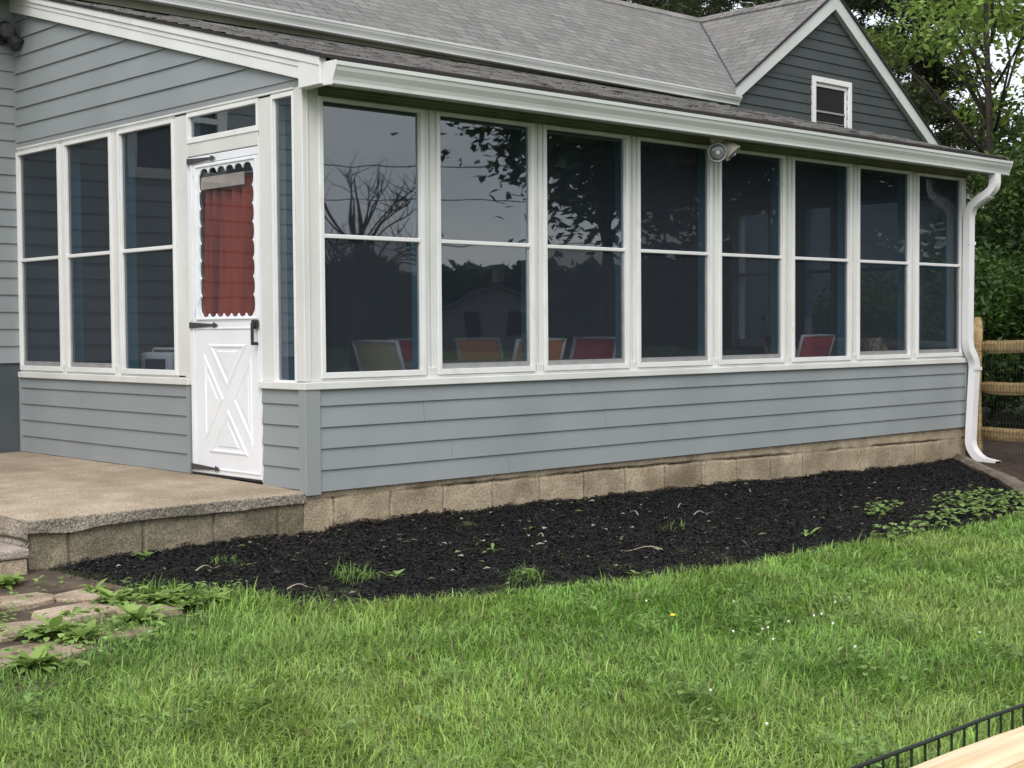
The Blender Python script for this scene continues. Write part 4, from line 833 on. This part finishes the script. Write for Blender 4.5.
patch('creeping_weeds', [(-1.75, -1.0, .2, 1), (-2.2, -1.38, .28, 1.4), (-1.62, -1.25, .2, 1.2), (-2.5, -1.8, .3, 1.5), (-1.95, -.62, .15, .4), (-2.25, -.95, .16, .5), (-1.95, -1.35, .18, .8), (-2.45, -1.35, .15, .6), (-1.45, -1.25, .18, .9), (-1.9, -1.62, .25, 1.3), (-2.2, -1.75, .25, 1.2)], 38, .035, 'small-leaved weeds creeping over the paving gaps', (.23, .35, .10), 'stuff', 'weeds')
cl = []
for _ in range(110):
    x, y = random.uniform(-3.2, 4), random.uniform(-5.2, -2.4); cl.append((x, y, random.uniform(.05, .16), random.uniform(.3, 1)))
patch('clover', cl, 30, .028, 'clover leaves scattered through the lawn', (.18, .29, .08), 'stuff', 'clover')
# clover heads, dandelion, debris
mbc = MB(); mbc.lathe([(.002, -.002), (.0045, .001), (.0055, .005), (.004, .008), (.002, .009)], (0, 0, 0), n=9)
fl0 = mbc.build('clover_flower', M['flower'], None); spots = [(random.gauss(.45, .32), random.gauss(-3.3, .25)) for _ in range(12)]+[(random.uniform(-1.2, 1.2), random.uniform(-4.2, -3)) for _ in range(5)]
for i, (x, y) in enumerate(spots):
    o = fl0 if i == 0 else fl0.copy()
    if i: col.objects.link(o)
    o.location = (x, y, float(gz(x, y))+.036+random.uniform(-.012, .006)); tag(o, 'small white clover head standing in the mown lawn', 'flower', 'white clover flowers in the lawn')
mbc = MB(); mbc.lathe([(.004, -.002), (.012, .003), (.011, .007), (.004, .009)], (-.2, -3.0, 0), n=12); o = mbc.build('dandelion', M['yellow'], None); o.location.z = float(gz(-.2, -3.0))+.06; tag(o, 'single yellow dandelion flower in the lawn', 'flower')
tws = [(-1.05, -.62, .22, .4, 'pale dry twig lying near the mossy blocks'), (-.92, -1.28, .20, .0, 'straight pale stick at the lower left of the mulch'), (2.05, -.75, .30, .9, 'long curved twig near the foundation'), (2.6, -.7, .34, .5, 'longest thin twig on the mulch'), (2.45, -1.0, .26, .2, 'curved pale twig in the middle of the right mulch'), (1.05, -1.7, .24, 2.2, 'thin dry stalk leaning near the lawn edge'), (3.6, -.5, .2, .7, 'short twig at the right of the block wall'), (.9, -1.05, .1, 1.2, 'stubby twig beside the bright seedling')]
for x, y, l, a, lb in tws:
    mb = MB(); z = float(mulch_z(x, y))+.022; mb.tube([(x+math.cos(a)*l*(t-.5)+.02*math.sin(t*5), y+math.sin(a)*l*(t-.5)+.025*math.sin(t*4), z+.012*math.sin(t*6)) for t in np.linspace(0, 1, 9)], [.0045-.003*t for t in np.linspace(0, 1, 9)], 6); tag(mb.build('twig', M['twig'], None, smooth=True), lb, 'twig', 'dry twigs on the mulch')
n = 150; dx = rng.uniform(-1.5, 5, n); dy = .0+(edge(dx)-.05)*rng.uniform(.05, .95, n); k = 34; dx[:k] = rng.normal(.75, .5, k); dy[:k] = rng.normal(-1.1, .3, k)
V = []; F = []
for x, y in zip(dx, dy):
    a = random.uniform(0, 6.283); l = random.uniform(.008, .028); wv = l*random.uniform(.3, .7); z = float(mulch_z(x, y))+.026; k0 = len(V); c_, s_ = math.cos(a), math.sin(a)
    V += [(x-c_*l, y-s_*l, z), (x-s_*wv, y+c_*wv, z+.01), (x+c_*l, y+s_*l, z+.004), (x+s_*wv, y-c_*wv, z+.006)]; F.append((k0, k0+1, k0+2, k0+3))
cc = np.where(rng.uniform(0, 1, (n, 1)) < .5, np.array([.55, .52, .42]), np.array([.28, .33, .14]))*rng.uniform(.5, 1.1, (n, 1))
tag(np_mesh('leaf_debris', np.array(V), np.array(F), M['leaf'], np.repeat(cc, 4, 0)), 'scattered pale petals and leaf scraps on the black mulch', 'debris', kind='stuff')

# ------------------------------------------------------------------ trees
def leaf_cards(C, size, cols, flat=.5, long=1.6):
    n = len(C); nr = rng.normal(0, 1, (n, 3)); nr[:, 2] = np.abs(nr[:, 2])+flat; nr /= np.linalg.norm(nr, axis=1)[:, None]
    t = rng.normal(0, 1, (n, 3)); t -= nr*(t*nr).sum(1)[:, None]; t /= np.linalg.norm(t, axis=1)[:, None]; b = np.cross(nr, t); s = (size*rng.uniform(.6, 1.3, n))[:, None]
    V = np.stack([C-t*s*long*.5, C+b*s*.42+nr*s*.1, C+t*s*long*.5, C-b*s*.42+nr*s*.1], 1).reshape(-1, 3); return V, np.arange(4*n).reshape(n, 4), np.repeat(cols, 4, 0)
def tree(name, label, x, y, h, crown_z0, rx, n_cl, n_lf, size, colr, trunk=.16, group=None, cl_r=.5, shell=.5, cat='tree', lean=(0, 0), flat=.5, limbs=18, ry=None, leaf_long=1.6, branchy=False):
    z0 = float(gz(x, y)); t = thing(name, label, cat, (x, y, z0), group); cz, rz = z0+(h+crown_z0)/2, (h-crown_z0)/2; ry = ry or rx
    u = rng.normal(0, 1, (n_cl, 3)); u /= np.linalg.norm(u, axis=1)[:, None]; r = rng.uniform(shell, 1, n_cl)**.6
    lump = .72+.5*rng.uniform(0, 1, n_cl)
    C = np.array([x+lean[0], y+lean[1], cz])+u*r[:, None]*np.array([rx, ry, rz])*lump[:, None]
    mb = MB(); top = Vector((x+lean[0]*.8, y+lean[1]*.8, z0+h*.9)); wob = [(random.gauss(0, .12), random.gauss(0, .12)) for _ in range(8)]
    tp = [Vector((x, y, z0-.2)).lerp(top, i/7)+Vector((wob[i][0], wob[i][1], 0))*(i > 0)*(i/7) for i in range(8)]
    mb.tube(tp, [trunk*(1.15-i/7*.95) for i in range(8)], 10)
    for i in range(limbs):
        c = Vector(C[rng.integers(n_cl)]); f = min(.92, max(.25, ((c.z-z0)/h)*.75)); s = tp[0].lerp(tp[-1], f); m_ = s.lerp(c, .55)+Vector((random.gauss(0, .15), random.gauss(0, .15), random.gauss(.12, .12)))
        mb.tube([s, m_, c], [trunk*.38*(1-f*.5), trunk*.2, trunk*.05], 6)
        if branchy:
            for _b in range(5):
                q = m_.lerp(c, random.random()); e_ = q+Vector((random.gauss(0, .5), random.gauss(0, .5), random.uniform(.3, 1.2))); mb.tube([q, q.lerp(e_, .5)+Vector((random.gauss(0, .08), random.gauss(0, .08), 0)), e_], [trunk*.12, trunk*.07, trunk*.025], 4)
    mb.build('trunk', M['bark'], t, smooth=True)
    if n_lf:
        k = n_cl*n_lf; ci = np.repeat(np.arange(n_cl), n_lf); g = rng.normal(0, 1, (k, 3))*cl_r*np.array([1, 1, .62])*rng.uniform(.5, 1.2, n_cl)[ci][:, None]
        tone = rng.uniform(.6, 1.35, n_cl)[ci][:, None]*rng.uniform(.75, 1.25, (k, 1)); hue = rng.uniform(0, 1, n_cl)[ci][:, None]
        cols = (np.array(colr)*(1-hue*.4)+np.array([colr[0]*1.45, colr[1]*1.12, colr[2]*.9])*hue*.4)*tone
        V, F, cc = leaf_cards(C[ci]+g, size, cols, flat, leaf_long); np_mesh('crown', V, F, M['leaf'], cc, parent=t)
    return t
def pine(label, x, y, h, z0c, rad, colr, group, trunk=.22, dens=1.0):
    z0 = float(gz(x, y)); t = thing('pine_tree', label, 'tree', (x, y, z0), group); mb = MB(); mb.tube([(x, y, z0-.2), (x+.08, y, z0+h*.5), (x, y+.05, z0+h)], [trunk, trunk*.7, .03], 10)
    CC = []; TT = []
    zc = z0c
    while zc < h:
        f = (zc-z0c)/(h-z0c); rr = rad*(1-f)**.7*random.uniform(.75, 1.1)+.3
        for _k in range(random.randint(4, 7)):
            a = random.uniform(0, 6.283); l = rr*random.uniform(.55, 1.1); e_ = Vector((x+math.cos(a)*l, y+math.sin(a)*l, z0+zc+l*random.uniform(-.25, .15))); s = Vector((x, y, z0+zc)); mid = s.lerp(e_, .55)+Vector((0, 0, .12*l)); mb.tube([s, mid, e_], [.035, .022, .006], 5)
            for j in range(int(22*l*dens)):
                q = random.random()**.7; p = s.lerp(e_, .2+.8*q); CC.append((p.x+random.gauss(0, .22*q+.05), p.y+random.gauss(0, .22*q+.05), p.z+.12*l*(1-abs(q-.5))+random.gauss(0, .09)-.1*q))
        zc += random.uniform(.32, .6)
    mb.build('trunk', M['bark'], t, smooth=True); CC = np.array(CC); ci = np.repeat(np.arange(len(CC)), 26); k = len(ci); P = CC[ci]+rng.normal(0, .09, (k, 3))
    cols = np.array(colr)*rng.uniform(.5, 1.5, (len(CC), 1))[ci]*rng.uniform(.8, 1.2, (k, 1)); V, F, cc = leaf_cards(P, .045, cols, .1, 3.4)
    np_mesh('crown', V, F, M['leaf'], cc, parent=t)
DG = (.06, .078, .034); MG = (.10, .18, .04); LG = (.20, .31, .07)
gp = 'pine trees behind the house'
pine('tall pine whose trunk shows just right of the gable', 19.3, 7.6, 15, 2.6, 2.1, DG, gp)
pine('dark pine rising directly behind the gable peak', 22.5, 13.0, 16, 3.5, 3.6, DG, gp)
pine('pine with a bare trunk seen over the ridge beside the gable', 19.9, 11.6, 14, 7.6, 2.6, DG, gp, dens=.5)
pine('farthest pine over the main roof ridge at the left', 21.0, 17.5, 15, 6.5, 3.0, DG, gp, dens=.45)
tree('understory_tree', 'pale green bushy tree farther back at the right picture edge', 25.5, 8.6, 5.6, .4, 2.4, 80, 170, .10, MG, .1, 'broadleaf trees behind the house', .5, .3)
pine('slim pine between the ridge and the gable slope', 24.0, 17.0, 16, 5.0, 2.6, DG, gp, dens=.5)
tree('maple_tree', 'bright green maple overhanging the right side of the porch roof', 15.5, 3.9, 8.8, 4.7, 1.9, 30, 200, .085, LG, .085, 'broadleaf trees behind the house', .42, .3, lean=(-.1, .2))
tree('maple_tree', 'darker maple with a thin trunk at the right picture edge', 19.2, 4.0, 11, 5.2, 1.9, 20, 150, .085, (.15, .25, .055), .10, 'broadleaf trees behind the house', .5, .35)
tree('understory_tree', 'mid green young tree below the pines beside the gable', 20.5, 6.3, 5.6, .8, 1.7, 70, 200, .085, (.08, .14, .036), .08, 'broadleaf trees behind the house', .42, .3)
tree('understory_tree', 'mid green sapling just beyond the downspout', 14.8, 2.7, 4.6, .4, 1.4, 70, 190, .075, (.065, .12, .03), .06, 'broadleaf trees behind the house', .36, .25)
gs = 'shrubs beyond the split rail fence'
for x, y, h, r, c, lb in ((11.0, 1.6, 2.0, 1.15, (.05, .105, .022), 'bright topped shrub right behind the fence post'), (11.6, .2, 2.2, 1.3, (.055, .115, .024), 'rounded shrub behind the fence at the picture edge'), (13.4, 1.7, 2.9, 1.5, (.04, .085, .02), 'taller dark shrub behind the fence shrubs'), (14.6, 3.9, 3.2, 1.6, (.035, .075, .018), 'darkest shrub close to the house end'), (9.9, 2.6, 1.7, .9, (.045, .095, .02), 'low shrub tucked beside the porch end wall')):
    tree('shrub', lb, x, y, h, .35, r, 110, 120, .055, c, .05, gs, .22, .45, 'shrub', limbs=24)
# what the panes mirror: trees, a bare tree and a house across the lawn
gr = 'broad trees in front of the porch, mirrored in its panes'
for x, y, h, z0c, r, lb in ((16.1, -12.6, 10, 3.6, 2.8, 'leafy tree mirrored in the second front window'), (19.6, -11.6, 10, 1.6, 3.3, 'dense tree mirrored in the middle front windows'), (23.5, -9.0, 11, .8, 4.0, 'dense tree mirrored in the right front windows'), (28.0, -8.0, 12, .5, 4.5, 'dense tree mirrored at the far right windows')):
    tree('shade_tree', lb, x, y, h, z0c, r, 110, 190, .16, (.035, .07, .02), .2, gr, .6, .3)
tree('bare_tree', 'leafless spreading tree mirrored in the first front window', 25.7, -33.5, 7.6, 3.0, 3.4, 60, 0, .1, MG, .16, None, .4, .5, limbs=46, branchy=True)
nh = thing('neighbour_house', 'grey gabled house across the lawn mirrored in the lower second window', 'house', (62, -66, float(gz(62, -66))))
zz = float(gz(62, -66))
mb = MB(); mb.prism([(-3.4, zz-1), (3.4, zz-1), (3.4, zz+2.6), (0, zz+4.3), (-3.4, zz+2.6)], lambda p, a: (62+p[0]*.74+a*.67, -66+p[0]*.67-a*.74, p[1]), -4, 4); mb.build('wall', M['far_wall'], nh)
mb = MB()
for s in (-1, 1): mb.prism([(0, zz+4.5), (s*4, zz+2.35), (s*4, zz+2.2), (0, zz+4.32)], lambda p, a: (62+p[0]*.74+a*.67, -66+p[0]*.67-a*.74, p[1]), -4.4, 4.4)
rf = mb.build('roof', M['far_roof'], nh); mb = MB(); mb.box(61.7, 62.3, -66.3, -65.7, zz+4.7, zz+5.6); mb.build('chimney', M['far_roof'], rf)
for q in (-1.6, 1.4):
    mb = MB(); mb.prism([(q-.5, zz+1), (q+.5, zz+1), (q+.5, zz+2.4), (q-.5, zz+2.4)], lambda p, a: (62+p[0]*.74+a*.67, -66+p[0]*.67-a*.74, p[1]), -4.05, -4.01); mb.build('window', M['dark'], nh)
# distant treeline all round
n = 120000; a = rng.uniform(0, 2*math.pi, n); rr = rng.uniform(95, 112, n); hh = (4+4*fbm(a*9, a*0, 3, 4)+2*fbm(a*40, a*0, 4, 3)); P = np.stack([rr*np.cos(a), rr*np.sin(a), hh*rng.uniform(0, 1, n)**.8-1.2], -1)
V, F, cc = leaf_cards(P, 1.25, np.array([.03, .055, .02])*rng.uniform(.5, 1.5, (n, 1)), .3, 1.3)
tag(np_mesh('far_woods', V, F, M['leaf'], cc), 'distant wooded horizon around the yard', 'woods', kind='stuff')
for i, (za, k) in enumerate(((6.25, 0), (5.45, 1.2), (4.2, 2.4))):
    pts = [(21+k+.76*q, -23.4-k+.65*q, za-.5+.5*abs(q/26)**2) for q in np.linspace(-26, 26, 25)]; mb = MB(); mb.tube(pts, .016, 6); tag(mb.build('power_line', M['black'], None), ('highest', 'middle', 'lowest')[i]+' of the overhead cables mirrored in the first front window', 'cable', 'overhead cables')
